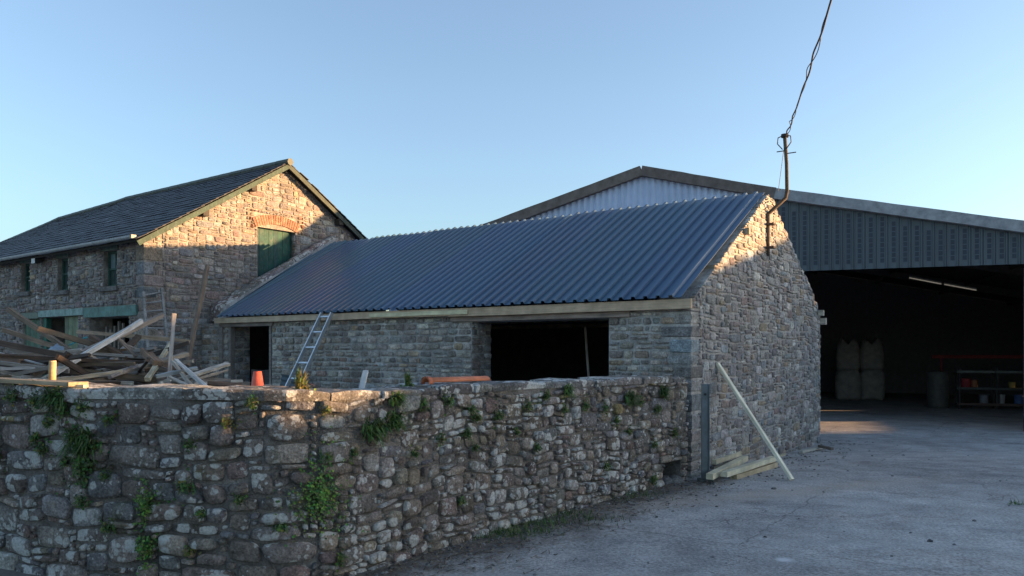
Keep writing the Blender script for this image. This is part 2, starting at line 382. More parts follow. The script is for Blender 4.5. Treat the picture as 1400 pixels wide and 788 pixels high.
def wall_body(mb, a0, a1, z0, topf, th, fn, openings=(), brk=(), c=(1, 1, 1)):
    """fn(a, z, out) -> point; th thickness behind the face"""
    A = sorted(set([a0, a1] + [x for o in openings for x in o[:2]] + list(brk))); A = [x for x in A if a0 <= x <= a1]
    for p, q in zip(A, A[1:]):
        m_ = (p + q) / 2; ops = sorted([o[2:] for o in openings if o[0] < m_ < o[1]]); z = z0
        segs = []
        for lo, hi in ops:
            if lo > z + .005: segs.append((z, z, lo, lo))
            z = hi
        segs.append((z, z, topf(p), topf(q)))
        for zp, zq, tp, tq in segs:
            if tp - zp < .005 and tq - zq < .005: continue
            mb.hexa([fn(p, zp, 0), fn(q, zq, 0), fn(q, zq, -th), fn(p, zp, -th), fn(p, tp, 0), fn(q, tq, 0), fn(q, tq, -th), fn(p, tp, -th)], c)
    return mb
front = lambda a, z, o: (a, -o, z)
def lines(lo, hi, cell, fixed):
    F = sorted(set([lo, hi] + [f for f in fixed if lo < f < hi])); L = [lo]
    for a, b in zip(F, F[1:]):
        n = max(1, round((b - a) / cell)); L += [a + (b - a) * i / n for i in range(1, n + 1)]
    return L
def packed(a0, a1, z0, z1, fn, pal, cell=.042, sizes=((3, 2), (2, 2), (4, 3), (5, 2), (3, 3), (4, 2), (2, 1), (1, 1), (2, 3), (6, 3), (5, 4), (3, 1), (4, 1)), wts=(10, 9, 6, 5, 6, 8, 6, 3, 3, 2, 1, 6, 3), openings=(), top=None, rnd=(2.2, 4.5), gap=.009, warp=.022, prot=(.015, .045), seed=0, n=11, jit=.035, asp=1.0):
    """random rubble: rectangles of mixed size packed on a warped grid"""
    A = lines(a0, a1, cell * asp, [x for o in openings for x in o[:2]]); Z = lines(z0, z1, cell * .92, [x for o in openings for x in o[2:]])
    na, nz = len(A) - 1, len(Z) - 1; used = [[False] * na for _ in range(nz)]
    for j in range(nz):
        zc = (Z[j] + Z[j + 1]) / 2
        for i in range(na):
            ac = (A[i] + A[i + 1]) / 2
            if any(o[0] < ac < o[1] and o[2] < zc < o[3] for o in openings) or (top and zc > top(ac)): used[j][i] = True
    def W_(a, z):
        e = min(1, (a - a0) / .1, (a1 - a) / .1, (z - z0) / .1)
        for o in openings:
            da = max(o[0] - a, a - o[1], 0); dz = max(o[2] - z, z - o[3], 0); e = min(e, max(da, dz) / .1)
        e = max(0, e)
        v = Vector((a * 3.1, z * 3.1, seed)); v2 = Vector((a * .8, z * .8, seed + 50))
        return a + e * warp * 1.6 * noise.noise(v), z + e * warp * (1.5 * noise.noise(v + Vector((31, 7, 3))) + 2.2 * noise.noise(v2))
    out = []
    order = [(j, i) for j in range(nz) for i in range(na)]
    # a few big stones first, anywhere
    def put(j, i, w_, h_):
        for jj in range(j, j + h_):
            for ii in range(i, i + w_): used[jj][ii] = True
        q = [W_(A[i], Z[j]), W_(A[i + w_], Z[j]), W_(A[i + w_], Z[j + h_]), W_(A[i], Z[j + h_])]
        o_ = quad_outline(q, U(*rnd), n, jit, gap * U(.5, 1.6))
        if top: o_ = [(x, min(z, top(x) - .004)) for x, z in o_]
        out.append(stone_piece(o_, .045, U(*prot), fn, pick(pal)))
    def fits(j, i, w_, h_):
        if j + h_ > nz or i + w_ > na: return False
        return not any(used[jj][ii] for jj in range(j, j + h_) for ii in range(i, i + w_))
    for _ in range(int(na * nz / 110)):
        w_, h_ = random.choice(((5, 3), (4, 3), (6, 3), (4, 4), (5, 2), (3, 3))); j = random.randrange(nz); i = random.randrange(na)
        if fits(j, i, w_, h_): put(j, i, w_, h_)
    for j, i in order:
        if used[j][i]: continue
        for _ in range(7):
            w_, h_ = random.choices(sizes, wts)[0]
            if fits(j, i, w_, h_): put(j, i, w_, h_); break
        else: put(j, i, 1, 1)
    return out
def quoins(xc, yc, z0, z1, fx, fy, pal, hr=(.16, .3), big=.48, small=.24, pr=.016, topf=None):
    """corner blocks wrapping a corner: fx -1 block reaches to -x, fy +1 reaches to +y"""
    ps = []; z = z0; k = 0; rects = []
    while z < z1 - .05:
        h = min(U(*hr), z1 - z)
        lx, ly = (big * U(.55, 1.2), small * U(.7, 1.3)) if k % 2 else (small * U(.7, 1.3), big * U(.55, 1.2))
        g = .007; x0 = xc + pr * -fx; x1 = xc + lx * fx; y0 = yc - pr * fy; y1 = yc + ly * fy
        X0, X1 = sorted((x0, x1)); Y0, Y1 = sorted((y0, y1)); b = .028
        def ring(i, zz): return [(X0 + i + U(-.012, .012), Y0 + i + U(-.008, .008), zz + U(-.01, .01)), (X1 - i + U(-.008, .008), Y0 + i + U(-.012, .012), zz + U(-.01, .01)), (X1 - i + U(-.012, .012), Y1 - i, zz), (X0 + i, Y1 - i, zz)]
        vs = ring(b, z + g) + ring(0, z + g + b) + ring(0, z + h - g - b) + ring(b, z + h - g); fs = [(3, 2, 1, 0), (12, 13, 14, 15)]
        for r_ in range(3):
            for i in range(4): fs.append((r_ * 4 + i, r_ * 4 + (i + 1) % 4, r_ * 4 + 4 + (i + 1) % 4, r_ * 4 + 4 + i))
        ps.append((vs, fs, pick(pal))); rects.append((lx, ly, z, z + h)); z += h; k += 1
    return ps, rects
PAL_M = [(4, (.318, .304, .288)), (2.5, (0.396, 0.385, 0.374)), (2.4, (0.248, 0.237, 0.231)), (1.0, (.285, .235, .215)), (1.4, (0.297, 0.319, 0.330)), (.9, (0.517, 0.506, 0.484)), (.7, (0.352, 0.292, 0.226))]
PAL_L = [(4, (0.275, 0.254, 0.238)), (2.2, (0.281, 0.221, 0.205)), (2.4, (0.221, 0.205, 0.200)), (1.0, (0.356, 0.335, 0.308)), (1.2, (0.254, 0.265, 0.270)), (.7, (0.335, 0.275, 0.205))]
PAL_W = [(4, (.262, .222, .195)), (3, (.29, .262, .235)), (1.0, (.25, .188, .168)), (1.6, (.228, .22, .222)), (1.2, (.36, .31, .25)), (.6, (.42, .40, .38)), (.06, (.38, .31, .17))]
A0 = -math.radians(35.2)
# ================================================================== the long low barn
BO = Vector((2.33, 10.0, 0)); FB = Matrix.Translation(BO) @ Matrix.Rotation(A0, 4, 'Z')
barn = empty('stone_barn', BO, A0)
tag(barn, 'low stone barn with new dark blue ribbed metal roof and open front', 'barn')
XL = -10.9
EV = 2.30
ops = [(-9.95, -8.56, -1, 2.19), (-3.63, -1.20, -1, 2.11)]
ftop = lambda a: EV - .08
def rz(y): return 2.27 + .5565 * (y + .15)      # underside line of front roof slope
GP = [(0.0, 2.31), (3.25, 4.235), (3.45, 4.22), (4.40, 3.68), (5.35, 3.18), (6.1, 2.80), (6.6, 2.45), (6.75, 2.38)]
def gtop(y):
    for (a, ha), (b, hb) in zip(GP, GP[1:]):
        if y <= b: return ha + (hb - ha) * (max(y, a) - a) / (b - a)
    return GP[-1][1]
m = MB()
wall_body(m, XL, -.5, -.3, ftop, .5, front, ops)
gf = lambda a, z, o: (o, a, z)
wall_body(m, 0, 6.75, -.4, lambda y: gtop(y) - .02, .5, gf, (), [p[0] for p in GP])
m.build('wall', M['mortar'], barn)
wall_body(MB(), XL + .02, -.5, -.4, lambda a: 2.2, .5, lambda a, z, o: (a, 6.73 + o, z), (), (), (.05, .045, .04)).build('rear_wall', M['dull'], barn)  # near-black colour paints in the dark of the barn interior
# near-black sheets inside the gable and cross wall, painting the interior shade
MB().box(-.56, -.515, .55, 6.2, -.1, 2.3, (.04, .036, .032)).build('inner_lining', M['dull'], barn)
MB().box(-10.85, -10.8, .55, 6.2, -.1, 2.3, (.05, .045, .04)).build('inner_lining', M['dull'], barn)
stones = []
q, rects = quoins(0, 0, -.1, 2.2, -1, 1, [(2, (.27, .26, .25)), (1, (.25, .28, .29)), (1, (.32, .31, .29)), (1, (.22, .205, .19))], (.10, .27), .46, .24)
for p_ in q: MB().add(*p_).build('quoin', M['stone'], barn, center=True)
q1 = [(-lx + .01, .1, za - .01, zb_) for lx, ly, za, zb_ in rects]; q2 = [(-.1, ly - .01, za, zb_) for lx, ly, za, zb_ in rects]
PAL_F = [(w_, (c_[0] * 1.08, c_[1] * 1.0, c_[2] * .90)) for w_, c_ in PAL_M]
stones += rubble(XL, 0, -.1, EV - .08, front, PAL_F, (.075, .155), (1.1, 3.0), ops + q1, ftop, (3.0, 6), .012, .012, seed=1, breaks=(2.11, 2.19), prot=(.010, .028))
stones += packed(0, 6.75, -.25, 4.25, gf, PAL_M, .050, asp=1.45, openings=q2, top=gtop, rnd=(2.7, 5.5), gap=.009, seed=2, prot=(.008, .026), warp=.018)
stones += rubble(0, .5, .8, 2.11, lambda a, z, o: (-3.63 + o, a, z), PAL_M, (.1, .2), (1, 2.2), (), None, (3, 6), seed=3)
stones += rubble(0, .5, .8, 2.19, lambda a, z, o: (-9.95 + o, a, z), PAL_M, (.1, .2), (1, 2.2), (), None, (3, 6), seed=4)
emit('stone', stones, M['stone'], barn, FB, 300, hide=lambda vs: vs[0][0] < -.3 and vs[0][2] < 1.0, rest_name='small_stones')
# top course stones along verge behind the ridge, uneven
vp = []
y = 3.5
while y < 6.6:
    l = U(.16, .3); h0 = gtop(y + l / 2)
    o_ = quad_outline([(-.46, y), (.03, y), (.03, y + l), (-.46, y + l)], 4, 10, .04, .008)
    vp.append(stone_piece(o_, .06, U(.02, .06), lambda a, b, hh, y=y, l=l: (a, b, gtop(b) + hh), pick(PAL_M))); y += l
for p_ in vp: MB().add(*p_).build('verge_stone', M['stone'], barn, True, center=True)
# roof sheets, box profile
PITCH = .18
def sheet(X0, nr, y0, z0, y1, z1, cc, xl0=None, xl1=None):
    """ribbed sheet from X0 going to -X with nr ribs"""
    prof = []; x = X0
    for i in range(nr):
        prof += [(x, 0), (x - .102, 0), (x - .115, .036), (x - .160, .036), (x - .171, 0)]; x -= PITCH
    prof.append((x, 0))
    d = Vector((0, y1 - y0, z1 - z0)).normalized(); nn = Vector((0, -d.z, d.y)); vs = []; NS = 3
    for j in range(NS):
        t = j / (NS - 1)
        for k, th in ((0, 0), (1, -.004)):
            for (px_, h) in prof:
                lim = -99 if xl0 is None else xl0 + (xl1 - xl0) * t
                base = Vector((max(px_, lim), y0 + (y1 - y0) * t, z0 + (z1 - z0) * t))
                vs.append(base + nn * (h + th))
    n = len(prof); fs = []
    for j in range(NS - 1):
        a = j * 2 * n; b_ = a + 2 * n
        for i in range(n - 1):
            fs.append((a + i + 1, a + i, b_ + i, b_ + i + 1)); fs.append((a + n + i, a + n + i + 1, b_ + n + i + 1, b_ + n + i))
        fs.append((a, a + n, b_ + n, b_)); fs.append((a + n - 1, b_ + n - 1, b_ + 2 * n - 1, a + 2 * n - 1))
    for i in range(n - 1): fs.append((i, i + 1, n + i + 1, n + i))
    a = (NS - 1) * 2 * n
    for i in range(n - 1): fs.append((a + i + 1, a + i, a + n + i, a + n + i + 1))
    return vs, fs, cc
X = -.07; k = 0
while X > -10.7:
    e = U(-.006, .006)
    vs, fs, c = sheet(X, 5, -.17 + e, 2.345 - (k % 2) * .005, 3.33 + e + U(-.01, .02), 4.285 + .005 * (k % 2) + U(-.008, .008), tuple(q_ * U(.92, 1.08) for q_ in (.050, .104, .158)), -10.08, -10.72)
    MB().add(vs, fs, c).build('roof_sheet', M['roof'], barn, center=True); X -= .9; k += 1
X = -.07
while X > -10.7:
    vs, fs, c = sheet(X, 5, 6.95, 2.22, 3.36, 4.20, (.10, .18, .32), -10.85, -10.85)
    MB().add(vs, [f[::-1] for f in fs], c).build('roof_sheet', M['roof'], barn, center=True); X -= .9
# timber under the roof edge
def board(name, x0, x1, y0, y1, z0, z1, c, mat='wood2', parent=barn, z0b=None):
    dz = 0 if z0b is None else z0b - z0
    mb = MB(); cx = (x0 + x1) / 2; hx = (x1 - x0) / 2; n = 6
    rings = []
    for i in range(n + 1):
        x = -hx + 2 * hx * i / n; jz = U(-.003, .003); jy = U(-.003, .003); s_ = dz * (i / n)
        rings.append([(x, y0 + jy, z0 + jz + s_), (x, y1 + jy, z0 + jz + s_), (x, y1 + jy, z1 + jz + s_), (x, y0 + jy, z1 + jz + s_)])
    vs = [p for r_ in rings for p in r_]; fs = []
    for i in range(n):
        for k in range(4): fs.append((i * 4 + k, (i + 1) * 4 + k, (i + 1) * 4 + (k + 1) % 4, i * 4 + (k + 1) % 4))
    fs.append((0, 1, 2, 3)); fs.append(tuple(n * 4 + k for k in (3, 2, 1, 0)))
    vs = [(a, b - (y0 + y1) / 2, c_ - (z0 + z1) / 2) for a, b, c_ in vs]
    o = mb.add(vs, [f[::-1] for f in fs], c).build(name, M[mat], parent); o.location = (cx, (y0 + y1) / 2, (z0 + z1) / 2); return o
board('fascia_board', -4.0, .05, -.125, -.075, 2.195, 2.322, (.50, .37, .25))
board('fascia_board', -7.0, -4.003, -.125, -.075, 2.205, 2.322, (.52, .39, .27))
board('fascia_board', -10.27, -7.003, -.125, -.075, 2.215, 2.322, (.47, .37, .26))
tag(board('fascia_board', -5.75, -3.60, -.150, -.127, 2.225, 2.292, (.62, .56, .36)), 'short paler yellow board nailed over the fascia')
board('wall_plate', -10.25, -.03, -.07, .10, 2.225, 2.30, (.30, .25, .20), 'wood')
board('lintel', -4.02, -.86, -.055, .16, 2.115, 2.215, (.29, .225, .185), 'wood')
board('lintel', -10.2, -8.5, -.05, .12, 2.14, 2.215, (.19, .165, .145), 'wood')
for xx, ww in ((-10.15, .10), (-9.90, .07), (-8.60, .06)):
    m = MB().beam((0, 0, -1.1), (0, 0, 1.1), .10, ww, (1, 0, 0), (.21, .19, .17)); o = m.build('door_post', M['wood'], barn); o.location = (xx, -.01 if xx < -10 else .03, 1.04)
m = MB()
for i in range(7): m.box(-9.35 + i * .14, -9.22 + i * .14, .10, .13, -.05, 1.28 + U(-.02, .02), (.075, .07, .065))
m.build('half_door', M['wood'], barn)
for yy in (.9, 2.1): board('purlin', -10.8, .09 if yy > 1.9 else .0, yy - .04, yy + .04, rz(yy) - .10, rz(yy) - .005, (.3, .26, .2), 'wood')
for yy, zz in ((6.55, 2.40), (6.75, 2.23)):
    board('purlin', -10.6, .12, yy - .05, yy + .05, zz - .05, zz + .06 if yy < 6.6 else zz + .08, (.50, .46, .38), 'wood')
# raised left coping against the tall barn
def cop_h(y): return 2.80 + (y - .49) * .565
cp = []
y = .15
while y < 3.5:
    l = U(.22, .5); wi = .42 - .09 * y / 3.4
    xr = -10.36 - .30 * y / 3.4
    o_ = quad_outline([(XL + .02, y), (xr, y), (xr, y + l), (XL + .02, y + l)], 5, 10, .03, .006)
    cp.append(stone_piece(o_, .30, U(.03, .07), lambda a, b, hh: (a, b, cop_h(b) + hh - .03), pick(PAL_L))); y += l
for p_ in cp: MB().add(*p_).build('coping_stone', M['coping'], barn, True, center=True)
m = MB()
for i in range(16):
    ya = .12 + i * .21; xr = -10.34 - .30 * ya / 3.4
    m.hexa([(xr - .02, ya, rz(ya)), (xr + .08, ya, rz(ya) + .04), (xr + .06, ya + .2, rz(ya + .2) + .04), (xr - .04, ya + .2, rz(ya + .2)),
            (xr - .02, ya, cop_h(ya) - .04), (xr + .03, ya, rz(ya) + .13), (xr + .01, ya + .2, rz(ya + .2) + .13), (xr - .04, ya + .2, cop_h(ya + .2) - .04)], (.5, .5, .5))
m.build('mortar_fillet', M['mortar'], barn)
# ================================================================== the tall slate-roofed barn
LO = Vector((-7.3055, 15.2502, 0)); FL = Matrix.Translation(LO) @ Matrix.Rotation(A0, 4, 'Z')
tall = empty('tall_barn', LO, A0)
tag(tall, 'tall two-storey stone barn with slate roof and green loft door', 'barn')
LX = -16.0; YR = 3.38; YW = 6.76
def e_h(x): return 3.93 + .012 * x * .6
def r_h(x):
    P = [(0, 6.02), (-7.05, 5.96), (-7.3, 5.93), (-11.2, 5.78), (-11.5, 5.72), (-16.5, 5.22)]
    for (a, ha), (b, hb) in zip(P, P[1:]):
        if x >= b: return ha + (hb - ha) * (min(x, 0) - a) / (b - a)
    return 5.2
wins = [(-1.585, -1.03, 2.99, 3.74), (-3.61, -3.11, 3.0, 3.73), (-5.44, -4.97, 3.05, 3.74)]
low = [(-4.381, -2.66, .9, 2.42), (-2.18, -.548, .9, 2.36), (-5.35, -4.45, .9, 2.40)]
door = (2.657, 3.726, 3.15, 4.47)
def ltop(y): return 3.90 + (6.0 - 3.90) * (1 - abs(y - YR) / YR) - .02
m = MB()
wall_body(m, LX, -.5, -.4, lambda a: e_h(a) - .05, .5, front, wins + low)
wall_body(m, 0, YW, -.4, ltop, .5, gf, [door], [YR])
wall_body(m, LX, -.5, -.4, lambda a: 3.8, .4, lambda a, z, o: (a, YW + o, z))
wall_body(m, .01, YW - .01, -.4, ltop, .4, lambda a, z, o: (LX - .01 - o, a, z - .75), (), [YR])
m.build('wall', M['mortarL'], tall)
q, rects = quoins(0, 0, -.1, 3.85, -1, 1, [(2, (.23, .20, .185)), (1, (.26, .22, .18)), (1, (.22, .225, .23))], (.12, .30), .42, .24)
for p_ in q: MB().add(*p_).build('quoin', M['stoneL'], tall, center=True)
q1 = [(-lx + .01, .1, za - .01, zb_) for lx, ly, za, zb_ in rects]; q2 = [(-.1, ly - .01, za, zb_) for lx, ly, za, zb_ in rects]
arch = (2.36, 3.98, 4.42, 4.86)
sills = [(a - .08, b + .08, c - .10, c) for a, b, c, d in wins]; heads = [(a - .06, b + .06, d, d + .12) for a, b, c, d in wins]
lints = [(-4.45, -2.36, 2.42, 2.58), (-2.34, -.22, 2.36, 2.58), (-5.45, -4.47, 2.4, 2.55)]
def arch_top(y): return 4.47 + .11 * (1 - ((y - 3.19) / .54) ** 2)
stones = packed(LX, 0, .8, 3.87, front, PAL_L, .06, openings=wins + low + sills + heads + lints + q1, top=lambda a: e_h(a) - .04, rnd=(2.6, 5), gap=.014, seed=11, prot=(.01, .035), n=9)
stones += packed(0, YW, .6, 6.0, gf, PAL_L, .052, asp=1.3, openings=[door, arch] + q2, top=ltop, rnd=(2.8, 6), gap=.010, seed=12, prot=(.006, .024), n=9)
stones += rubble(0, .25, 3.2, 4.4, lambda a, z, o: (-a, 3.726 - o, z), PAL_L, (.1, .2), (1, 1.5), (), None, (3, 6), seed=13)
def fill_arch(): # small stones around the brick arch
    out = []
    for a in (2.36, 3.78): out += rubble(a, a + .2, 4.42, 4.86, gf, [(1, (.26, .15, .11)), (1, (.3, .24, .18))], (.08, .11), (1, 2), seed=14, gap=.01)
    out += rubble(2.56, 3.78, 4.79, 4.86, gf, PAL_L, (.06, .08), (1.5, 3), seed=15)
    return out
stones += fill_arch()
emit('stone', stones, M['stoneL'], tall, FL, 300, hide=lambda vs: vs[0][2] < 1.9, rest_name='small_stones')
# brick arch
for i in range(19):
    t0 = i / 19; t1 = (i + 1) / 19; ya = 2.60 + 1.16 * t0; yb = 2.60 + 1.16 * t1 - .012
    za, zb2 = arch_top(ya), arch_top(yb); ra = (ya - 3.19) * .16; rb = (yb - 3.19) * .16; k = U(.8, 1.2)
    MB().hexa([(-.1, ya, za), (.03, ya, za), (.03, yb, zb2), (-.1, yb, zb2), (-.1, ya + ra, za + .21), (.03, ya + ra, za + .21), (.03, yb + rb, zb2 + .21), (-.1, yb + rb, zb2 + .21)], (.33 * k, .18 * k, .125 * k)).build('brick', M['stoneL'], tall, center=True)
# loft door
ld = empty('loft_door'); ld.parent = tall
for i in range(8):
    ya = 2.675 + i * .13; MB().box(-.16, -.13 + U(-.003, .003), ya, ya + .125, 3.16, 4.48 + min(arch_top(ya) - 4.47, .1), (.014 * U(.8, 1.2), .066 * U(.85, 1.15), .056)).build('plank', M['paint'], ld, center=True)
MB().box(-.125, -.06, 2.657, 2.70, 3.15, 4.47, (.03, .11, .075)).build('door_frame', M['paint'], ld)
# windows
def window(o, kind):
    a, b, z0, z1 = o; w_ = empty('window'); w_.parent = tall; G = (.022, .07, .055)
    f = MB(); d0, d1 = .10, .17; fw = .05
    f.box(a, a + fw, d0, d1, z0, z1, G); f.box(b - fw, b, d0, d1, z0, z1, G); f.box(a + fw, b - fw, d0, d1, z0, z0 + fw, G); f.box(a + fw, b - fw, d0, d1, z1 - fw, z1, G)
    zm = (z0 + z1) / 2 + (.02 if kind else .0); f.box(a + fw, b - fw, d0, d1, zm - .02, zm + .02, G)
    f.build('frame', M['paint'], w_)
    cx = (a + b) / 2
    gc = {0: (.10, .16, .17), 1: (.01, .03, .03), 2: (.55, .60, .62)}[kind]
    if kind == 0:
        MB().box(cx - .012, cx + .012, d0 + .01, d1 - .01, zm + .02, z1 - fw, G).build('glazing_bar', M['paint'], w_)
        MB().box(a + fw, cx - .012, .13, .14, zm + .02, z1 - fw, gc).build('pane', M['plain'], w_); MB().box(cx + .012, b - fw, .13, .14, zm + .02, z1 - fw, gc).build('pane', M['plain'], w_)
    else: MB().box(a + fw + (.1 if kind == 2 else 0), b - fw, .13, .14, zm + .02, z1 - fw, gc).build('pane', M['plain'], w_)
    n = 3; ww = (b - a - 2 * fw) / n
    for i in range(n): MB().box(a + fw + i * ww, a + fw + (i + 1) * ww - .01, .125, .145, z0 + fw, zm - .02, (.012, .035, .03)).build('slat', M['paint'], w_)
    if kind == 1: MB().box(cx + .02, b - fw, .11, .12, z1 - .13, z1 - .06, (.5, .55, .55)).build('paper_scrap', M['plain'], w_)
    s_ = MB().box(a - .08, b + .08, -.07, .1, z0 - .095, z0 - .003, (.17, .16, .15)); s_.build('sill', M['stoneL'], w_)
    MB().box(a - .06, b + .06, -.025, .1, z1 + .003, z1 + .11, (.12, .17, .14)).build('lintel', M['paint'], w_)
    back = MB().box(a + .02, b - .02, .2, .22, z0, z1, (.01, .01, .01)); back.build('dark_lining', M['dull'], w_)  # near-black sheet in place of the unlit room behind the panes
for i, wv in enumerate(wins): window(wv, i)
for i, l in enumerate(lints):
    c = [(.22, .33, .30), (.10, .20, .175), (.13, .17, .13)][i]
    m = MB().beam((-(l[1] - l[0]) / 2, 0, 0), ((l[1] - l[0]) / 2, 0, 0), .30, l[3] - l[2] - .01, (0, 0, 1), c, 8, 0, .004)
    o = m.build('lintel', M['paint2'], tall); o.location = ((l[0] + l[1]) / 2, .10, (l[2] + l[3]) / 2)
def boards(x0, x1, z0, z1, c, n, y=.14):
    w_ = (x1 - x0) / n
    for i in range(n):
        k = U(.75, 1.25); MB().box(x0 + i * w_, x0 + (i + 1) * w_ - .008, y, y + .025, z0, z1, (c[0] * k, c[1] * k, c[2] * k)).build('door_plank', M['paint'], tall, center=True)
boards(-5.33, -4.47, .9, 2.39, (.06, .12, .075), 6, .05); boards(-3.38, -2.68, .9, 2.41, (.14, .17, .10), 4, .05)
MB().box(-4.38, -4.22, .03, .14, .9, 2.41, (.03, .13, .09)).build('door_frame', M['paint'], tall)
for i in range(5): MB().box(-1.9 + i * .17, -1.86 + i * .17 + U(0, .04), .2, .24, .9, 2.2 + U(-.1, .1), (.22, .19, .16)).build('slat', M['wood'], tall)
# slates
sl_ = []
EX = 26
def rp(x, t, side=1, h=0):
    y = -.24 + (YR + .24) * t; z = (e_h(x) + .05) - .15 + (r_h(x) + .02 - (e_h(x) - .10)) * t
    if side < 0: y = 2 * YR - y
    n_ = Vector((0, -.52, .85)) if side > 0 else Vector((0, .52, .85))
    return Vector((x, y, z)) + n_ * h
dk = MB()
for side in (1, -1):
    for i in range(16):
        xa = LX - .2 + i * (16.33 / 16); xb = xa + 16.33 / 16
        for t0, t1 in ((0, .5), (.5, 1)):
            dk.hexa([rp(xa, t0, side, -.05), rp(xb, t0, side, -.05), rp(xb, t1, side, -.05), rp(xa, t1, side, -.05), rp(xa, t0, side), rp(xb, t0, side), rp(xb, t1, side), rp(xa, t1, side)], (.04, .035, .03))
dk.build('roof_deck', M['wood'], tall)
for side in (1, -1):
    rows = 21; x_hi = .24
    for rI in range(rows):
        t0 = rI / rows - .004; t1 = (rI + 1.25) / rows; x = LX - .25 - (rI % 2) * .16
        while x < x_hi:
            w_ = U(.27, .35); xa, xb = x + .003, min(x + w_ - .003, x_hi)
            if side > 0 or xb > -3:
                sg = U(-.002, .006); k = U(.7, 1.3); c = (.034 * k, .035 * k, .038 * k)
                if R() < .03: c = (.09, .095, .1)
                if xb - xa > .05:
                    tt = min(t1, 1.0); sk_ = U(-.004, .004)
                    lo0, lo1 = rp(xa, t0 + sk_, side, .022 + sg), rp(xb, t0 - sk_, side, .022 + sg); hi1, hi0 = rp(xb, tt, side, .006 + sg), rp(xa, tt, side, .006 + sg)
                    d_ = Vector((0, -.52 * side, .85)) * .009
                    sl_.append(([lo0 - d_, lo1 - d_, hi1 - d_, hi0 - d_, lo0, lo1, hi1, hi0], [(3, 2, 1, 0), (4, 5, 6, 7), (0, 1, 5, 4), (1, 2, 6, 5), (2, 3, 7, 6), (3, 0, 4, 7)], c))
            x += w_
emit('slate', sl_, M['slate'], tall, FL, 300, smooth=False, rest_name='small_slates')
x = .25
while x > LX:
    xb = x - .45; k = U(.8, 1.2)
    MB().tube([(x, YR, r_h(x) + .03), (xb + .01, YR, r_h(xb) + .035)], .085, 8, (.075 * k, .09 * k, .075 * k)).build('ridge_tile', M['slate'], tall, center=True); x = xb
# verge boards, purlin ends, gutter
for sd in (1, -1):
    a = rp(.20, -.01, sd, -.075); b = rp(.20, 1.0, sd, -.075)
    m = MB().beam(a, b, .03, .10, (0, 0, 1), (.03, .06, .045) if sd > 0 else (.04, .055, .045), 6, 0, .003); m.build('barge_board', M['paint'], tall)
for yy in (1.25, 2.45, 5.0, 6.0):
    t_ = (min(yy, 2 * YR - yy) + .24) / (YR + .24); z = rp(0, t_).z - .17
    MB().beam((-.3, yy, z), (.185, yy, z), .13, .15, (0, 0, 1), (.06, .055, .05)).build('purlin_end', M['wood'], tall)
gut = MB(); n_ = 7
pts = [(-16.3, e_h(-16.3) - .12), (.12, e_h(0) - .07)]
vs = []; fs = []
for i in range(17):
    x = -16.3 + 16.42 * i / 16; zc = e_h(x) - .035
    for k in range(n_):
        an = math.pi * k / (n_ - 1); vs.append((x, -.30 - math.cos(an) * .055, zc - math.sin(an) * .055))
    for k in range(n_):
        an = math.pi * k / (n_ - 1); vs.append((x, -.30 - math.cos(an) * .049, zc - math.sin(an) * .049 + .004))
for i in range(16):
    for k in range(n_ - 1):
        a = i * 2 * n_ + k; b = a + 2 * n_; fs += [(a, b, b + 1, a + 1), (a + n_, a + n_ + 1, b + n_ + 1, b + n_)]
    a = i * 2 * n_; b = a + 2 * n_; fs += [(a, a + n_, b + n_, b), (a + n_ - 1, b + n_ - 1, b + 2 * n_ - 1, a + 2 * n_ - 1)]
gut.add(vs, fs, (.36, .38, .38)).build('gutter', M['plain'], tall)
MB().box(.10, .15, -.34, -.24, 3.84, 3.91, (.3, .3, .26)).build('gutter_end', M['plain'], tall)
fl = empty('floodlight', FL @ Vector((-4.28, -.10, 3.72)), A0); tag(fl, 'small dark floodlight under the gutter between two windows', 'floodlight')
MB().hexa([(-.1, -.12, -.09), (.1, -.12, -.09), (.1, .0, -.05), (-.1, .0, -.05), (-.1, -.06, .07), (.1, -.06, .07), (.1, .03, .07), (-.1, .03, .07)], (.03, .03, .03)).build('lamp_housing', M['plain'], fl)
MB().box(-.085, .085, -.13, -.123, -.07, .04, (.6, .62, .62)).build('lens', M['plain'], fl); MB().box(-.02, .02, .03, .10, -.03, .03, (.05, .05, .05)).build('bracket', M['plain'], fl)
# ================================================================== the big shed
SA = -math.radians(19.27); SO = Vector((7.64, 19.0, 0)); FS = Matrix.Translation(SO) @ Matrix.Rotation(SA, 4, 'Z')
shed = empty('farm_shed', SO, SA); tag(shed, 'large open-fronted metal farm shed with wide low-pitched gable', 'shed')
SP = [(-12.0, 4.28), (-8.9, 5.15), (-4.42, 6.46), (-1.07, 5.64), (4.32, 4.52), (11.3, 3.08)]
def stop(x):
    for (a, ha), (b, hb) in zip(SP, SP[1:]):
        if x <= b: return ha + (hb - ha) * (max(x, a) - a) / (b - a)
    return SP[-1][1]
DEP = 17.0; HB = 3.64
SPALE = (.48, .58, .74); SDARK = (.088, .112, .125)
# pale corrugated upper gable, one object per sheet
x = -12.0
while x < -1.35:
    xe = min(x + 1.02, -1.2); n = max(2, int((xe - x) / .0365)); vs = []; fs = []
    for i in range(n + 1):
        xx = x + (xe - x) * i / n; d = .032 * math.sin(2 * math.pi * xx / .17)
        vs += [(xx, d, .0 if x < -8 else 3.2), (xx, d, stop(xx) - .12)]
    for i in range(n): fs.append((2 * i, 2 * i + 2, 2 * i + 3, 2 * i + 1))
    k = U(.93, 1.05)
    MB().add(vs, fs, tuple(c * k for c in SPALE)).build('cladding_sheet', M['clad'], shed, True, center=True); x += 1.0
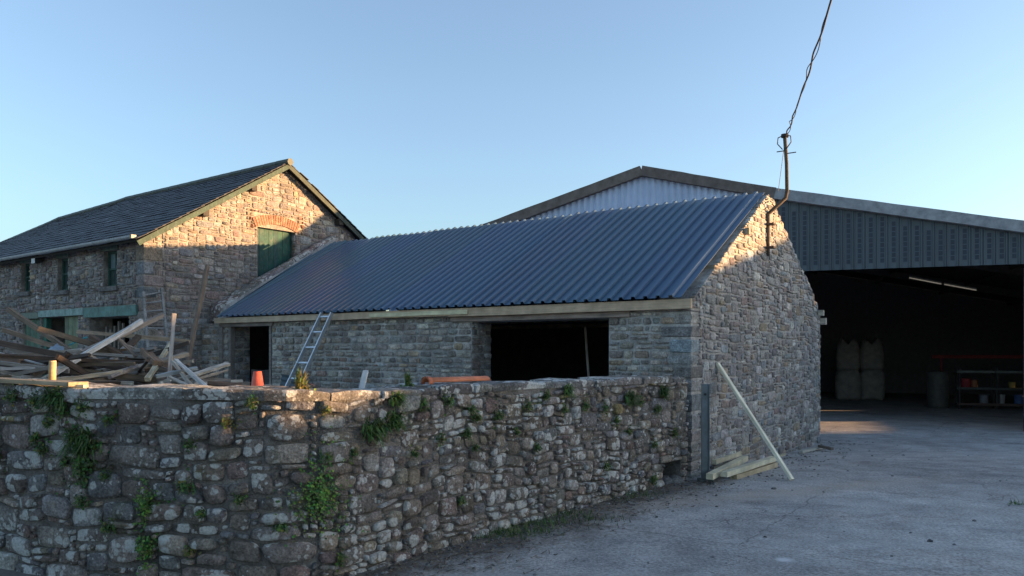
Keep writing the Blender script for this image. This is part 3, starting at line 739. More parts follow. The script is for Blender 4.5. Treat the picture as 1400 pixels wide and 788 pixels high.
# dark ventilated cladding
x = -1.2; k = 0
while x < 11.3:
    xe = min(x + 1.0, 11.3); lowz = HB if x < 4.3 else 0; vs = []; fs = []; prof = []; xx = x
    while xx < xe - .05:
        prof += [(xx, 0), (xx + .150, 0), (xx + .156, -.03), (xx + .176, -.03), (xx + .182, 0), (xx + .205, 0), (xx + .211, -.03), (xx + .231, -.03), (xx + .237, 0)]; xx += .25
    prof.append((min(xx, xe + .01), 0))
    for (px_, d) in prof: vs += [(px_, d, lowz - (.0 if lowz else .3)), (px_, d, stop(px_) - .12)]
    for i in range(len(prof) - 1): fs.append((2 * i, 2 * i + 2, 2 * i + 3, 2 * i + 1))
    kk = U(.92, 1.08); cs = MB().add(vs, fs, tuple(c * kk for c in SDARK)).build('cladding_sheet', M['clad'], shed)
    pf = MB(); xx = x
    while xx < xe - .05 and x < 4.3:
        ztop = (stop(xx + .08) - .42) if k % 3 == 0 else stop(xx + .08) - .30
        z = HB + .14
        while z < ztop:
            pf.box(xx + .035, xx + .118, -.006, -.002, z, z + .105, (.028, .04, .058)); z += .125
        xx += .25
    if pf.v: tag(pf.build('vent_slots', M['plain'], cs), kind='stuff')
    x += 1.0; k += 1
MB().box(-1.2, 4.3, .03, .16, HB + .03, HB + .20, (.06, .06, .065)).build('header_beam', M['plain'], shed)
for (a, b), cc, dd in (((-12, -8.75), (.20, .18, .16), .02), ((-8.9, -4.42), (.17, .145, .125), .06), ((-4.42, -1.07), (.16, .135, .12), .06), ((-1.1, 4.32), (.30, .31, .32), .03), ((4.32, 11.35), (.30, .31, .32), .02)):
    m = MB().beam((a, -.09, stop(a) - .07 + dd * .5), (b, -.09, stop(b) - .07 + dd * .5), .17, .26, (0, 0, 1), cc, 10, 0, .006)
    m.build('barge_board', M['dull'], shed)
m = MB()
for (a, ha), (b, hb) in zip(SP, SP[1:]): m.hexa([(a, -.02, ha - .05), (b, -.02, hb - .05), (b, DEP, hb - .05), (a, DEP, ha - .05), (a, -.02, ha + .03), (b, -.02, hb + .03), (b, DEP, hb + .03), (a, DEP, ha + .03)], (.12, .115, .11))
m.build('roof', M['dull'], shed)
m = MB(); DI = (.17, .17, .18)
m.box(-12, 11.3, DEP - .1, DEP, -.4, 3.0, DI)
for (a, ha), (b, hb) in zip(SP, SP[1:]): m.hexa([(a, DEP - .1, 3.0), (b, DEP - .1, 3.0), (b, DEP, 3.0), (a, DEP, 3.0), (a, DEP - .1, ha - .06), (b, DEP - .1, hb - .06), (b, DEP, hb - .06), (a, DEP, ha - .06)], DI)
m.build('rear_wall', M['plain'], shed)
m = MB(); m.box(-12.0, -11.9, .05, DEP - .1, -.4, 4.2, DI); m.build('side_wall', M['plain'], shed)
# right wall: low block wall, unseen gap added to let a sunbeam through, cladding above
GAPZ = (.62, 1.12); beam_gaps = [(.15, 5.6), (9.2, 9.6)]
m = MB()
m.box(11.1, 11.3, .05, DEP - .1, -.4, GAPZ[0], DI); m.box(11.1, 11.3, .05, DEP - .1, GAPZ[1], 3.02, DI)
yy = .05
for a, b in beam_gaps + [(DEP - .1, 99)]:
    m.box(11.1, 11.3, yy, a, GAPZ[0], GAPZ[1], DI); yy = b
m.build('side_wall', M['plain'], shed)
MB().box(4.36, 4.50, .05, .22, -.4, 4.4, (.07, .07, .075)).build('column', M['plain'], shed)
for yy in (6.0, 12.0):
    for xx in (-6.0, -1.6, 10.9): MB().box(xx, xx + .16, yy, yy + .2, -.4, stop(xx) - .1, (.09, .09, .09)).build('column', M['plain'], shed)
    for (a, ha), (b, hb) in zip(SP, SP[1:]): MB().beam((a, yy + .1, ha - .2), (b, yy + .1, hb - .2), .12, .25, (0, 0, 1), (.10, .10, .10)).build('rafter', M['plain'], shed)
for i in range(1, 9):
    xx = -12 + i * 2.5; MB().box(xx, xx + .07, .1, DEP - .15, stop(xx) - .22, stop(xx) - .09, (.08, .08, .08)).build('purlin', M['plain'], shed)
# dim glowing bars added in place of a light gap under the roof
for a, b, n_ in (((1243, 380), (1287, 388.5), 0), ((1291, 389), (1335, 397), 1)):
    pa, pb = ray(*a, 24.5), ray(*b, 24.2); t = empty('strip_light', pa.lerp(pb, .5))
    tag(t, ['pale strip light under the shed roof, the left one of two', 'pale strip light under the shed roof, the right one of two'][n_], 'strip light')
    o0 = pa.lerp(pb, .5); MB().tube([pa - o0, pb - o0], .018, 8, (.8, .78, .7)).build('tube', M['plain'], t)
    MB().beam(pa - o0 + Vector((0, 0, .05)), pb - o0 + Vector((0, 0, .05)), .07, .03, (0, 0, 1), (.3, .3, .3)).build('fitting', M['plain'], t)
em = M['plain'].copy(); em.name = 'dim_tube'; bn = [n for n in em.node_tree.nodes if n.type == 'BSDF_PRINCIPLED'][0]
bn.inputs['Emission Color'].default_value = (1, .9, .72, 1); bn.inputs['Emission Strength'].default_value = .035
for o in bpy.data.objects:
    if o.name.startswith('tube'): o.data.materials[0] = em
# bulk bags
def bag(cx, cy, zb, w_, h, tip, label):
    t = empty('bulk_bag', (cx, cy, zb), SA); tag(t, label, 'bulk bag', 'bulk bags in the shed')
    m = MB(); n = 16; prof = [(0, .86), (.08, .98), (.35, 1.03), (.7, 1.0), (.9, .92), (1.0, .8)] if not tip else [(0, .9), (.1, 1.0), (.4, .98), (.62, .92), (.78, .82), (.9, .66), (.97, .45), (1.0, .25)]
    vs = []; fs = []
    for j, (tz, s_) in enumerate(prof):
        for i in range(n):
            a = 2 * math.pi * i / n; ca, sa = math.cos(a), math.sin(a); e = .5 if not tip or j < 3 else .8
            rx = math.copysign(abs(ca) ** e, ca) * w_ / 2 * s_ * (1 + .05 * math.sin(a * 5 + j)); ry = math.copysign(abs(sa) ** e, sa) * w_ / 2 * s_ * (1 + .04 * math.sin(a * 7 + j * 2))
            vs.append((rx, ry, tz * h + .02 * math.sin(a * 3) - (.34 * tz ** 3 * max(0, 1 - abs(rx) / (w_ * .26)) if tip else 0)))
    for j in range(len(prof) - 1):
        for i in range(n): fs.append((j * n + i, j * n + (i + 1) % n, (j + 1) * n + (i + 1) % n, (j + 1) * n + i))
    fs.append(tuple(range(n))[::-1]); fs.append(tuple((len(prof) - 1) * n + i for i in range(n)))
    m.add(vs, fs, (.36, .335, .31)).build('sack', M['dull'], t, True)
    for sx in (-1, 1):
        MB().tube([(sx * w_ * .3, -w_ * .3, h * .8), (sx * w_ * .2, -w_ * .1, h * 1.08), (sx * w_ * .15, w_ * .2, h * .85)], .02, 5, (.2, .19, .17)).build('lifting_loop', M['dull'], t)
for px_, lr in ((1159, 'left'), (1191, 'right')):
    p = ray(px_, 543, 29.5); bag(p.x, p.y, -.2, .92, 1.12, False, f'{lr} lower bulk bag standing on the shed floor')
    bag(p.x, p.y, .93, .88, 1.3, True, f'{lr} upper bulk bag with gathered top, stacked on another bag')
# rack with bits and pieces
RK = ray(1362, 552, 24.5); RK.z = -.2
rack = empty('metal_rack', RK, SA); tag(rack, 'long metal storage rack at the back right of the dark shed', 'rack')
for xx in (-1.1, -.05, 1.2):
    for yy in (-.25, .25): MB().box(xx, xx + .06, yy, yy + .06, 0, 1.35, (.07, .07, .07)).build('upright', M['rust'], rack)
for zz, cc in ((.12, (.12, .07, .06)), (.62, (.09, .10, .10)), (1.15, (.20, .23, .21))): MB().box(-1.15, 1.3, -.29, -.255, zz, zz + .07, cc).build('rail', M['plain'], rack); MB().box(-1.15, 1.3, -.25, .3, zz - .01, zz + .02, (.1, .1, .1)).build('shelf', M['plain'], rack)
def tub(lx, lz, w_, h, c, name, label, cat, rr=.9):
    p = RK + Matrix.Rotation(SA, 3, 'Z') @ Vector((lx, -.05, lz)); o = empty(name, p, SA); tag(o, label, cat)
    MB().tube([(0, 0, 0), (0, 0, h * .1), (0, 0, h * .9), (0, 0, h)], w_ / 2 * rr, 12, c, r2=w_ / 2).build('body', M['plain'], o, True)
    MB().tube([(0, 0, h), (0, 0, h + .025)], w_ / 2 * 1.05, 12, tuple(x * .8 for x in c)).build('lid', M['plain'], o); return o
tub(-.86, .64, .32, .3, (.35, .04, .05), 'drum', 'dark red drum on the upper shelf at the left end of the rack', 'drum')
tub(-.62, .64, .2, .26, (.38, .14, .07), 'can', 'orange can beside the dark red drum', 'can')
tub(-.35, .14, .26, .28, (.28, .28, .32), 'tub', 'pale grey tub on the bottom shelf', 'tub')
tub(.42, .64, .2, .2, (.35, .28, .08), 'tin', 'yellow tin on the upper shelf of the rack', 'tin')
tub(.62, .14, .3, .3, (.07, .14, .32), 'bucket', 'blue bucket on the bottom shelf', 'bucket')
tub(.15, .14, .18, .3, (.35, .35, .34), 'bottle', 'white bottle in the middle of the bottom shelf', 'bottle')
tub(-1.65, .0, .7, 1.15, (.10, .10, .09), 'barrel', 'tall grey barrel on the floor left of the rack', 'barrel')
# long red machine beam behind the rack
p = ray(1360, 488, 26); ro = MB().beam((-1.9, 0, 0), (1.9, 0, 0), .14, .12, (0, 0, 1), (.28, .05, .05)).beam((-1.6, 0, -.06), (-1.6, 0, -1.55), .08, .08, (1, 0, 0), (.2, .05, .05)).beam((1.4, 0, -.06), (1.4, 0, -1.55), .08, .08, (1, 0, 0), (.2, .05, .05)).build('implement_frame', M['rust']); ro.location = p; ro.rotation_euler.z = SA
tag(ro, 'red painted implement frame standing behind the rack', 'machinery')
# ------------------------------------------------------------------ unseen mono-pitch shed added outside the frame (roof line shaped to cast the evening shade)
NA = math.radians(90 - SUN_AZ); cs_, sn_ = math.cos(NA), math.sin(NA)
NO = Vector((cs_ * 26, sn_ * 26, 0)); nb = empty('neighbour_shed', NO, NA)   # local x = towards sun, local y = q
tag(nb, 'grey mono-pitch shed out of frame across the yard on the right', 'shed')
def nh(qv): return 3.16 + .243 * (qv - 5.3)
m = MB()
for a, b in ((-9, -2), (-2, 4), (4, 14.9)):
    ha, hb = (max(nh(a), 2.6), max(nh(b), 2.6)); m.hexa([(0, a, -.5), (12, a, -.5), (12, b, -.5), (0, b, -.5), (0, a, ha), (12, a, ha), (12, b, hb), (0, b, hb)], (.2, .21, .22))
m.build('wall', M['plain'], nb)
m = MB()
for a, b in ((-9.2, -2), (-2, 4), (4, 14.95)):
    ha, hb = (max(nh(a), 2.6) + .01, max(nh(b), 2.6) + .01); m.hexa([(-.2, a, ha), (12.2, a, ha), (12.2, b, hb), (-.2, b, hb), (-.2, a, ha + .08), (12.2, a, ha + .08), (12.2, b, hb + .08), (-.2, b, hb + .08)], (.15, .15, .15))
m.build('roof', M['plain'], nb)
# ================================================================== front boundary wall
PW = [(-8.5, 8.6), (-7.0, 7.6), (-5.4, 6.6), (-4.0, 5.93), (-3.3, 5.62), (-2.4, 5.43), (-1.72, 5.38), (-1.35, 5.5), (-1.05, 5.85), (-.6, 6.45), (.05, 7.3), (.95, 8.4), (1.75, 9.3), (2.24, 9.88)]
def cr(p0, p1, p2, p3, t):
    return tuple(.5 * (2 * b + (c - a) * t + (2 * a - 5 * b + 4 * c - d) * t * t + (3 * b - a - 3 * c + d) * t ** 3) for a, b, c, d in zip(p0, p1, p2, p3))
PS = []
for i in range(len(PW) - 1):
    P0 = PW[max(i - 1, 0)]; P3 = PW[min(i + 2, len(PW) - 1)]
    for k in range(14): PS.append(cr(P0, PW[i], PW[i + 1], P3, k / 14))
PS.append(PW[-1]); SS = [0.0]
for a, b in zip(PS, PS[1:]): SS.append(SS[-1] + math.dist(a, b))
SL = SS[-1]
import bisect
def wp(s):
    s = min(max(s, 0), SL); i = min(max(bisect.bisect(SS, s) - 1, 0), len(PS) - 2); t = (s - SS[i]) / (SS[i + 1] - SS[i])
    i0 = max(i - 2, 0); i1 = min(i + 3, len(PS) - 1); dx = PS[i1][0] - PS[i0][0]; dy = PS[i1][1] - PS[i0][1]; L_ = math.hypot(dx, dy)
    return PS[i][0] + (PS[i + 1][0] - PS[i][0]) * t, PS[i][1] + (PS[i + 1][1] - PS[i][1]) * t, dy / L_, -dx / L_
def wf(s, z, o):
    x, y, nx_, ny_ = wp(s); k = .02 * noise.noise(Vector((s * 1.1, z * 1.6, 9)))
    return (x + nx_ * (o + k), y + ny_ * (o + k), z)
SC = min(range(len(PS)), key=lambda i: math.dist(PS[i], (-1.35, 5.5))); SC = SS[SC]     # arc length of the corner
def wtop(s): return 1.445 - .075 * min(1, s / SC) + (-.04) * max(0, (s - SC) / (SL - SC)) + .012 * noise.noise(Vector((s * .9, 0, 4)))
WT = .5
fw = empty('boundary_wall', (-1.3, 5.5, 0)); tag(fw, 'old lichen-covered rubble stone wall curving round the yard corner in front', 'wall')
FWI = Matrix.Translation(Vector((1.3, -5.5, 0))); FW = Matrix.Translation(Vector((-1.3, 5.5, 0)))
def wl(s, z, o):
    p = wf(s, z, o); return (p[0] + 1.3, p[1] - 5.5, p[2])
HOLE = (SL - .62, SL - .14, -.1, .27)
m = MB(); n = 90; sb = [SL * i / n for i in range(n + 1)]
for a, b in zip(sb, sb[1:]):
    lo = HOLE[3] if HOLE[0] < (a + b) / 2 < HOLE[1] else -.2
    A = [wl(a, lo, 0), wl(b, lo, 0), wl(b, lo, -WT), wl(a, lo, -WT)]; ta, tb = wtop(a) - .07, wtop(b) - .07
    B = [wl(a, ta, 0), wl(b, tb, 0), wl(b, tb, -WT), wl(a, ta, -WT)]
    m.hexa(A + B)
    if lo > 0: m.hexa([wl(a, -.2, -.32), wl(b, -.2, -.32), wl(b, -.2, -WT), wl(a, -.2, -WT), wl(a, lo, -.32), wl(b, lo, -.32), wl(b, lo, -WT), wl(a, lo, -WT)])
m.build('wall_core', M['mortarW'], fw)
ws = []
ws += packed(1.0, SC - .05, -.05, 1.36, wl, PAL_W, .056, openings=(), top=lambda s: wtop(s) - .07, rnd=(2.6, 6), gap=.009, warp=.038, seed=21, prot=(.012, .05), n=12, sizes=((3, 2), (5, 3), (4, 3), (6, 2), (7, 3), (4, 2), (2, 1), (1, 1), (3, 3), (7, 2), (5, 4), (3, 1), (5, 1), (6, 4)), wts=(6, 6, 7, 6, 4, 7, 4, 2, 5, 3, 2, 4, 4, 1.2))
ws += packed(SC - .04, SL, -.05, 1.36, wl, PAL_W + [(1.5, (.26, .22, .18))], .052, openings=[HOLE], top=lambda s: wtop(s) - .07, rnd=(2.3, 5.2), gap=.008, warp=.034, seed=22, prot=(.012, .052), n=11, sizes=((2, 2), (3, 2), (4, 3), (5, 3), (3, 3), (5, 2), (4, 2), (2, 1), (1, 1), (3, 1), (6, 2), (4, 1)), wts=(6, 8, 5, 3, 4, 5, 6, 4, 2, 4, 2, 4))
emit('stone', ws, M['wallstone'], fw, FW, 300, rest_name='small_stones')
# cope stones on top
s = .1
while s < SL - .1:
    big = s < SC - .3; l = U(.55, 1.1) if big else U(.22, .62)
    if s + l > SL - .15: l = SL - s - .02
    na = max(2, int(l / .14)); hh = U(.06, .08) if big else U(.05, .085); of = U(.015, .05); ob = WT + U(-.02, .03)
    vs = []; fs = []; cols = na + 1; acr = [of, of - .012, -ob * .33, -ob * .66, -ob]
    z_ = lambda ss: wtop(ss) - .07 + hh
    for i in range(cols):
        ss = s + .006 + (l - .012) * i / na; e = U(-.012, .012); edge = .012 if i in (0, cols - 1) else 0
        row = [wl(ss, wtop(ss) - .075, of - .01 + e)] + [wl(ss, z_(ss) - (.02 if k == 0 else 0) - edge + U(-.007, .009), a_ + (e if k < 2 else 0)) for k, a_ in enumerate(acr)] + [wl(ss, wtop(ss) - .075, -ob)]
        vs += row
    rl = len(acr) + 2
    for i in range(cols - 1):
        for k in range(rl - 1): a = i * rl + k; fs.append((a, a + rl, a + rl + 1, a + 1))
    fs.append(tuple(range(rl))); fs.append(tuple((cols - 1) * rl + k for k in range(rl))[::-1])
    c = pick([(2, (.21, .20, .19)), (1, (.26, .25, .235)), (.6, (.17, .155, .14))])
    MB().add(vs, fs, c).build('cope_stone', M['coping'], fw, center=True)
    s += l
def wall_hit(px_, py_):
    best = None; k = (px_ - 700) / FPX
    for i in range(500):
        s_ = SL * i / 500; x, y, a, b = wp(s_); d = abs(x / y - k)
        if best is None or d < best[0]: best = (d, s_, y)
    s_ = best[1]; z = EYE - (py_ - HZ) / FPX * best[2]; return s_, z
# ------------------------------------------------------------------ plants on the wall
def blades(mb, n, L_, wd, pal, nrm, spread=.09, droop=.6):
    for _ in range(n):
        b = Vector((U(-spread, spread), U(-.01, .01), U(-spread * .7, spread * .7))); tang = Vector((-nrm.y, nrm.x, 0))
        b = tang * b.x + Vector((0, 0, b.z)) + nrm * .01
        d = (nrm * U(.4, 1.1) + tang * U(-.8, .8) + Vector((0, 0, U(-.2, 1.1)))).normalized(); l = L_ * U(.5, 1.15); c = random.choice(pal); c = tuple(x * U(.7, 1.3) for x in c)
        sd = d.cross(Vector((0, 0, 1))); sd = sd.normalized() * wd * U(.6, 1.2) if sd.length > .01 else tang * wd
        p1 = b + d * l * .55; p2 = b + d * l + Vector((0, 0, -droop * l * U(.3, 1)))
        mb.add([b - sd * .4, b + sd * .4, p1 + sd, p1 - sd, p2], [(0, 1, 2, 3), (3, 2, 4)], c)
def leaves(mb, n, rad, sz, pal, nrm, tall_=1.0):
    tang = Vector((-nrm.y, nrm.x, 0))
    for _ in range(n):
        a = U(0, 6.28); r_ = min(1.6, abs(random.gauss(0, .62))) * rad * (1 + .35 * math.sin(3 * a + n)); b = tang * math.cos(a) * r_ + Vector((0, 0, math.sin(a) * r_ * tall_)) + nrm * U(.015, .07) * max(.1, 1.2 - r_ / rad)
        m_ = (nrm + tang * U(-.7, .7) + Vector((0, 0, U(-.3, 1.0)))).normalized(); e1 = m_.cross(Vector((R(), R(), R())).normalized()).normalized(); e2 = m_.cross(e1); s_ = sz * U(.5, 1.2)
        c = random.choice(pal); c = tuple(x * U(.65, 1.35) for x in c); cup = m_ * s_ * .18
        mb.add([Vector((0, 0, .004)), b, Vector((.001, 0, -.004))], [(0, 1, 2)], (.10, .10, .05))
        mb.add([b, b + e1 * s_ + cup, b + e1 * s_ * .5 + e2 * s_ * .8 + cup, b - e1 * s_ * .5 + e2 * s_ * .8 + cup, b - e1 * s_ + cup, b - e1 * s_ * .55 - e2 * s_ * .75 + cup, b + e1 * s_ * .55 - e2 * s_ * .75 + cup], [(0, 1, 2), (0, 2, 3), (0, 3, 4), (0, 4, 5), (0, 5, 6), (0, 6, 1)], c)
FERN = [(.06, .125, .035), (.08, .15, .04), (.045, .09, .035), (.11, .165, .05)]; FRESH = [(.13, .26, .05), (.10, .21, .06), (.17, .27, .06)]; YEL = [(.16, .17, .04), (.12, .14, .05), (.2, .17, .07)]
special = {
 (82, 540): ('F', 1.5, 'big dark fern tuft under the board end on the left of the wall'), (113, 606): ('F', 1.9, 'largest dark fern clump halfway down the left of the wall'),
 (120, 636): ('L', 1.7, 'leafy dark trailing clump hanging below the largest fern on the wall'), (205, 685): ('P', 1.3, 'fresh green pennywort patch on the left part of the wall beside a red stone'),
 (434, 676): ('P', 2.6, 'large bright green pennywort patch below the wall corner'), (505, 590): ('F', 1.7, 'dense green fern tuft just right of the wall corner'),
 (534, 579): ('F', 1.5, 'spreading fern tuft beside the dense one near the wall corner'), (537, 548): ('F', 1.1, 'fresh grassy fern under the cope right of the wall corner'),
 (856, 546): ('F', 1.6, 'broad dark fern near the barn end of the wall, under the cope'), (903, 538): ('F', 1.4, 'tall fern tuft closest to the barn corner on the wall'),
 (203, 746): ('P', 1.2, 'small pennywort patch low on the left part of the wall'), (265, 752): ('Y', 1.1, 'yellowing leafy sprig low on the wall left of the corner'), (442, 560): ('Y', 1.0, 'yellow green moss cushion at the top of the wall corner'),
 (314, 577): ('Y', 1.2, 'mossy yellow green sprig under the cope left of the corner'), (772, 535): ('F', 1.1, 'upright fern tuft under the cope in front of the wide opening'), (425, 524): ('U', 1.6, 'yellow green weed growing behind the wall beside the ladder foot'), (590, 519): ('U', 1.1, 'dark green weed on top of the wall by the orange pipe')}
common = [(24, 540, 1.2), (53, 549, 1.1), (91, 562, 1.0), (117, 556, 1.0), (73, 577, .9), (135, 610, 1.0), (117, 684, 1.0), (64, 615, .9), (4, 622, 1.0), (98, 632, .8), (261, 663, 1.1), (263, 608, .6), (152, 574, .7), (152, 720, .9), (442, 625, .7), (382, 720, .8), (572, 553, 1.1), (607, 549, 1.2), (349, 549, .7), (634, 593, .9), (329, 682, .6), (625, 684, .6), (457, 764, .8), (640, 560, .9), (647, 572, .8), (677, 568, 1.1), (717, 557, 1.0), (742, 542, 1.0), (797, 555, 1.0), (823, 557, 1.0), (870, 549, 1.3), (896, 560, 1.2), (918, 593, 1.0), (889, 608, 1.0), (825, 637, .9), (728, 612, .8), (645, 612, .6), (889, 655, 1.2), (840, 575, .9), (765, 560, .8), (700, 590, .6), (600, 600, .7), (55, 600, .8), (280, 700, .5), (150, 650, .7), (480, 620, .6), (855, 590, .8), (560, 620, .5)]
def plant(px_, py_, kind, k, label, group=None):
    s_, z = wall_hit(px_, py_); z = min(z, wtop(s_) - .09) if kind != 'U' else wtop(s_) - .005
    o_ = .0 if kind != 'U' else -.3
    x, y, nx_, ny_ = wp(s_); nrm = Vector((nx_, ny_, 0)); sc_ = y / 6.0
    mb = MB(); nm = 'fern'; cat = 'fern'
    if kind == 'F': blades(mb, int(150 * k), .105 * k ** .5, .006, FERN if k != 1.1 else FERN + FRESH, nrm, .055 * k)
    elif kind == 'C': blades(mb, int(40 * k), .07, .0055, FERN, nrm, .04 * k); leaves(mb, int(40 * k), .055 * k, .011, FERN + YEL[:1], nrm, 1.2)
    elif kind == 'L': leaves(mb, int(260 * k), .085 * k, .012, FERN, nrm, 1.5); nm = 'ivy'; cat = 'ivy'
    elif kind == 'P': leaves(mb, int(330 * k), .078 * k, .0100, FRESH + FRESH + FERN, nrm, 1.35); nm = 'pennywort'; cat = 'wall plant'
    elif kind == 'Y': leaves(mb, int(70 * k), .05 * k, .010, YEL, nrm, 1.0); blades(mb, 15, .05, .004, YEL, nrm, .04); nm = 'moss_cushion'; cat = 'moss'
    else: blades(mb, int(80 * k), .09 * k, .006, YEL if 'yellow' in label else FERN, Vector((0, 0, .0)) + nrm * .3, .09, .3); leaves(mb, 60, .07, .012, YEL if 'yellow' in label else FERN, nrm, .4); nm = 'weed'; cat = 'weed'
    o = mb.build(nm, M['leaf']); p = wf(s_, z, .02 + o_); o.location = p; tag(o, label, cat, group)
for (px_, py_), (kd, k, lb) in special.items(): plant(px_, py_, kd, k, lb)
for px_, py_, k in common: plant(px_, py_, 'C', k * 1.35, 'small dark fern sprig rooted in a joint of the front wall', 'small fern sprigs on the front wall')
# grass, straw and grit at the foot of the wall
m = MB()
for cx, cy, n, sp in ((702, 726, 110, .16), (735, 715, 70, .13), (762, 702, 60, .13), (797, 710, 40, .15), (845, 678, 90, .2), (680, 733, 30, .12), (1399, 690, 25, .05)):
    d = EYE * FPX / (cy - HZ); bx, by = (cx - 700) / FPX * d, d
    for _ in range(n * 3):
        b = Vector((bx + random.gauss(0, sp * 1.3), by + random.gauss(0, sp * .8), 0)); b.z = gz(b.x, b.y); l = U(.02, .08); a = U(0, 6.28); d_ = Vector((math.cos(a) * .6, math.sin(a) * .6, 1)) * l; sd = Vector((-math.sin(a), math.cos(a), 0)) * .004
        c = random.choice(FRESH + FERN); m.add([b - sd, b + sd, b + d_], [(0, 1, 2)], tuple(x * U(.6, 1.1) for x in c))
tag(m.build('grass', M['leaf']), 'sparse green grass blades at the foot of the front wall', 'grass', kind='stuff')
m = MB()
for _ in range(3500):
    s_ = SC + (SL - SC) * R(); x, y, nx_, ny_ = wp(s_); o_ = .03 + abs(random.gauss(0, .34)); b = Vector((x + nx_ * o_, y + ny_ * o_, 0)); b.z = gz(b.x, b.y) + .004; a = U(0, 6.28); l = U(.015, .07); d_ = Vector((math.cos(a), math.sin(a), U(0, .3))) * l; sd = Vector((-math.sin(a), math.cos(a), .3)) * U(.0015, .004)
    c = random.choice([(.22, .17, .11), (.13, .09, .06), (.30, .25, .17), (.07, .055, .04)]); m.add([b - sd, b + sd, b + sd + d_, b - sd + d_], [(0, 1, 2, 3)], c)
tag(m.build('dead_grass_litter', M['leaf']), 'dry straw and leaf litter strewn along the foot of the wall', 'litter', kind='stuff')
def pebble(mb, b, r_, c):
    vs = []; n = 6
    for zz, k in ((0, 1.0), (.45, .9), (.8, .5)):
        for i in range(n): a = 6.283 * i / n; q = k * U(.75, 1.2); vs.append(b + Vector((math.cos(a) * r_ * q, math.sin(a) * r_ * q, zz * r_ * U(.8, 1.1))))
    fs = [(j * n + i, j * n + (i + 1) % n, (j + 1) * n + (i + 1) % n, (j + 1) * n + i) for j in range(2) for i in range(n)] + [(12, 13, 14, 15, 16, 17)]
    mb.add(vs, fs, c)
m = MB()
for _ in range(900):
    r_ = R()
    if r_ < .45: s_ = SC + (SL - SC) * R(); x, y, nx_, ny_ = wp(s_); o_ = abs(random.gauss(0, .35)) + .03; b = Vector((x + nx_ * o_, y + ny_ * o_, 0))
    elif r_ < .85: b = FB @ Vector((.1 + abs(random.gauss(0, .5)), U(-.3, 7.4), 0))
    else: b = Vector((U(-.5, 8), U(4.5, 14), 0))
    b.z = gz(b.x, b.y) - .002; k = U(.6, 1.2); pebble(m, b, U(.005, .02) if R() < .93 else U(.015, .028), (.22 * k, .215 * k, .21 * k))
tag(m.build('loose_grit', M['stone']), 'loose grit and stone chips scattered over the yard', 'grit', kind='stuff')
for i, (px_, py_, r_) in enumerate(((911, 660, .075), (923, 660, .085), (917, 652, .07), (978, 662, .03), (1058, 669, .025))):
    d = EYE * FPX / (py_ - HZ); mb = MB(); pebble(mb, Vector((0, 0, 0)), r_ * 1.5, (.2, .19, .18)); o = mb.build('fallen_stone', M['stone'], None, True); o.location = ((px_ - 700) / FPX * d, d, -.01)
    tag(o, ['rounded stone by the hole at the wall foot, leftmost of the three', 'rounded stone by the hole at the wall foot, rightmost of the three', 'rounded stone lying behind the other two in the wall hole', 'small flat stone lying in front of the steel post', 'small stone lying near the foot of the leaning batten'][i], 'stone')
# ================================================================== things by the gable
st = empty('steel_post', FB @ Vector((.22, -.12, 0)), A0 + .5)
d = 9.75; pb = ray(964, 655, d); st.location = (pb.x, d, 0); tag(st, 'upright galvanised steel channel post standing against the barn corner', 'post')
MB().box(-.05, .05, -.004, .004, -.1, 1.23, (.16, .19, .21)).build('web', M['steel'], st); MB().box(-.05, -.042, -.05, -.0045, -.1, 1.23, (.16, .19, .21)).build('flange', M['steel'], st); MB().box(.042, .05, -.05, -.0045, -.1, 1.23, (.16, .19, .21)).build('flange', M['steel'], st)
MB().tube([(0, -.02, 1.10), (0, .03, 1.10)], .016, 8, (.05, .05, .05)).build('bolt', M['rust'], st); MB().box(-.09, .09, -.09, .06, -.02, .03, (.1, .11, .11)).build('foot_plate', M['rust'], st)
def timber(name, label, cat, a, b, wd, th, c, mat='wood', up=(0, 0, 1), group=None, seg=5, bend=0.0, jit=.002):
    a = Vector(a); b = Vector(b); mid = a.lerp(b, .5); L_ = (b - a).length
    m = MB().beam((-L_ / 2, 0, 0), (L_ / 2, 0, 0), wd, th, (0, 0, 1), c, seg, bend, jit)
    o = m.build(name, M[mat]); dd = (b - a).normalized(); upv = Vector(up); y_ = upv.cross(dd)
    if y_.length < .01: y_ = Vector((0, 1, 0)).cross(dd)
    y_.normalize(); z_ = dd.cross(y_)
    o.matrix_world = Matrix.Translation(mid) @ Matrix((dd, y_, z_)).transposed().to_4x4(); tag(o, label, cat, group); return o
def gp(px_, py_, h=0.0, g=0.0):
    d = (EYE - g - h) * FPX / (py_ - HZ); return Vector(((px_ - 700) / FPX * d, d, g + h))
TP = ray(981, 497, 10.75)
timber('batten', 'long pale new batten leaning against the barn gable', 'batten', gp(1083, 656, .01), TP, .075, .035, (.74, .70, .55), 'wood2', (1, -1, 0))
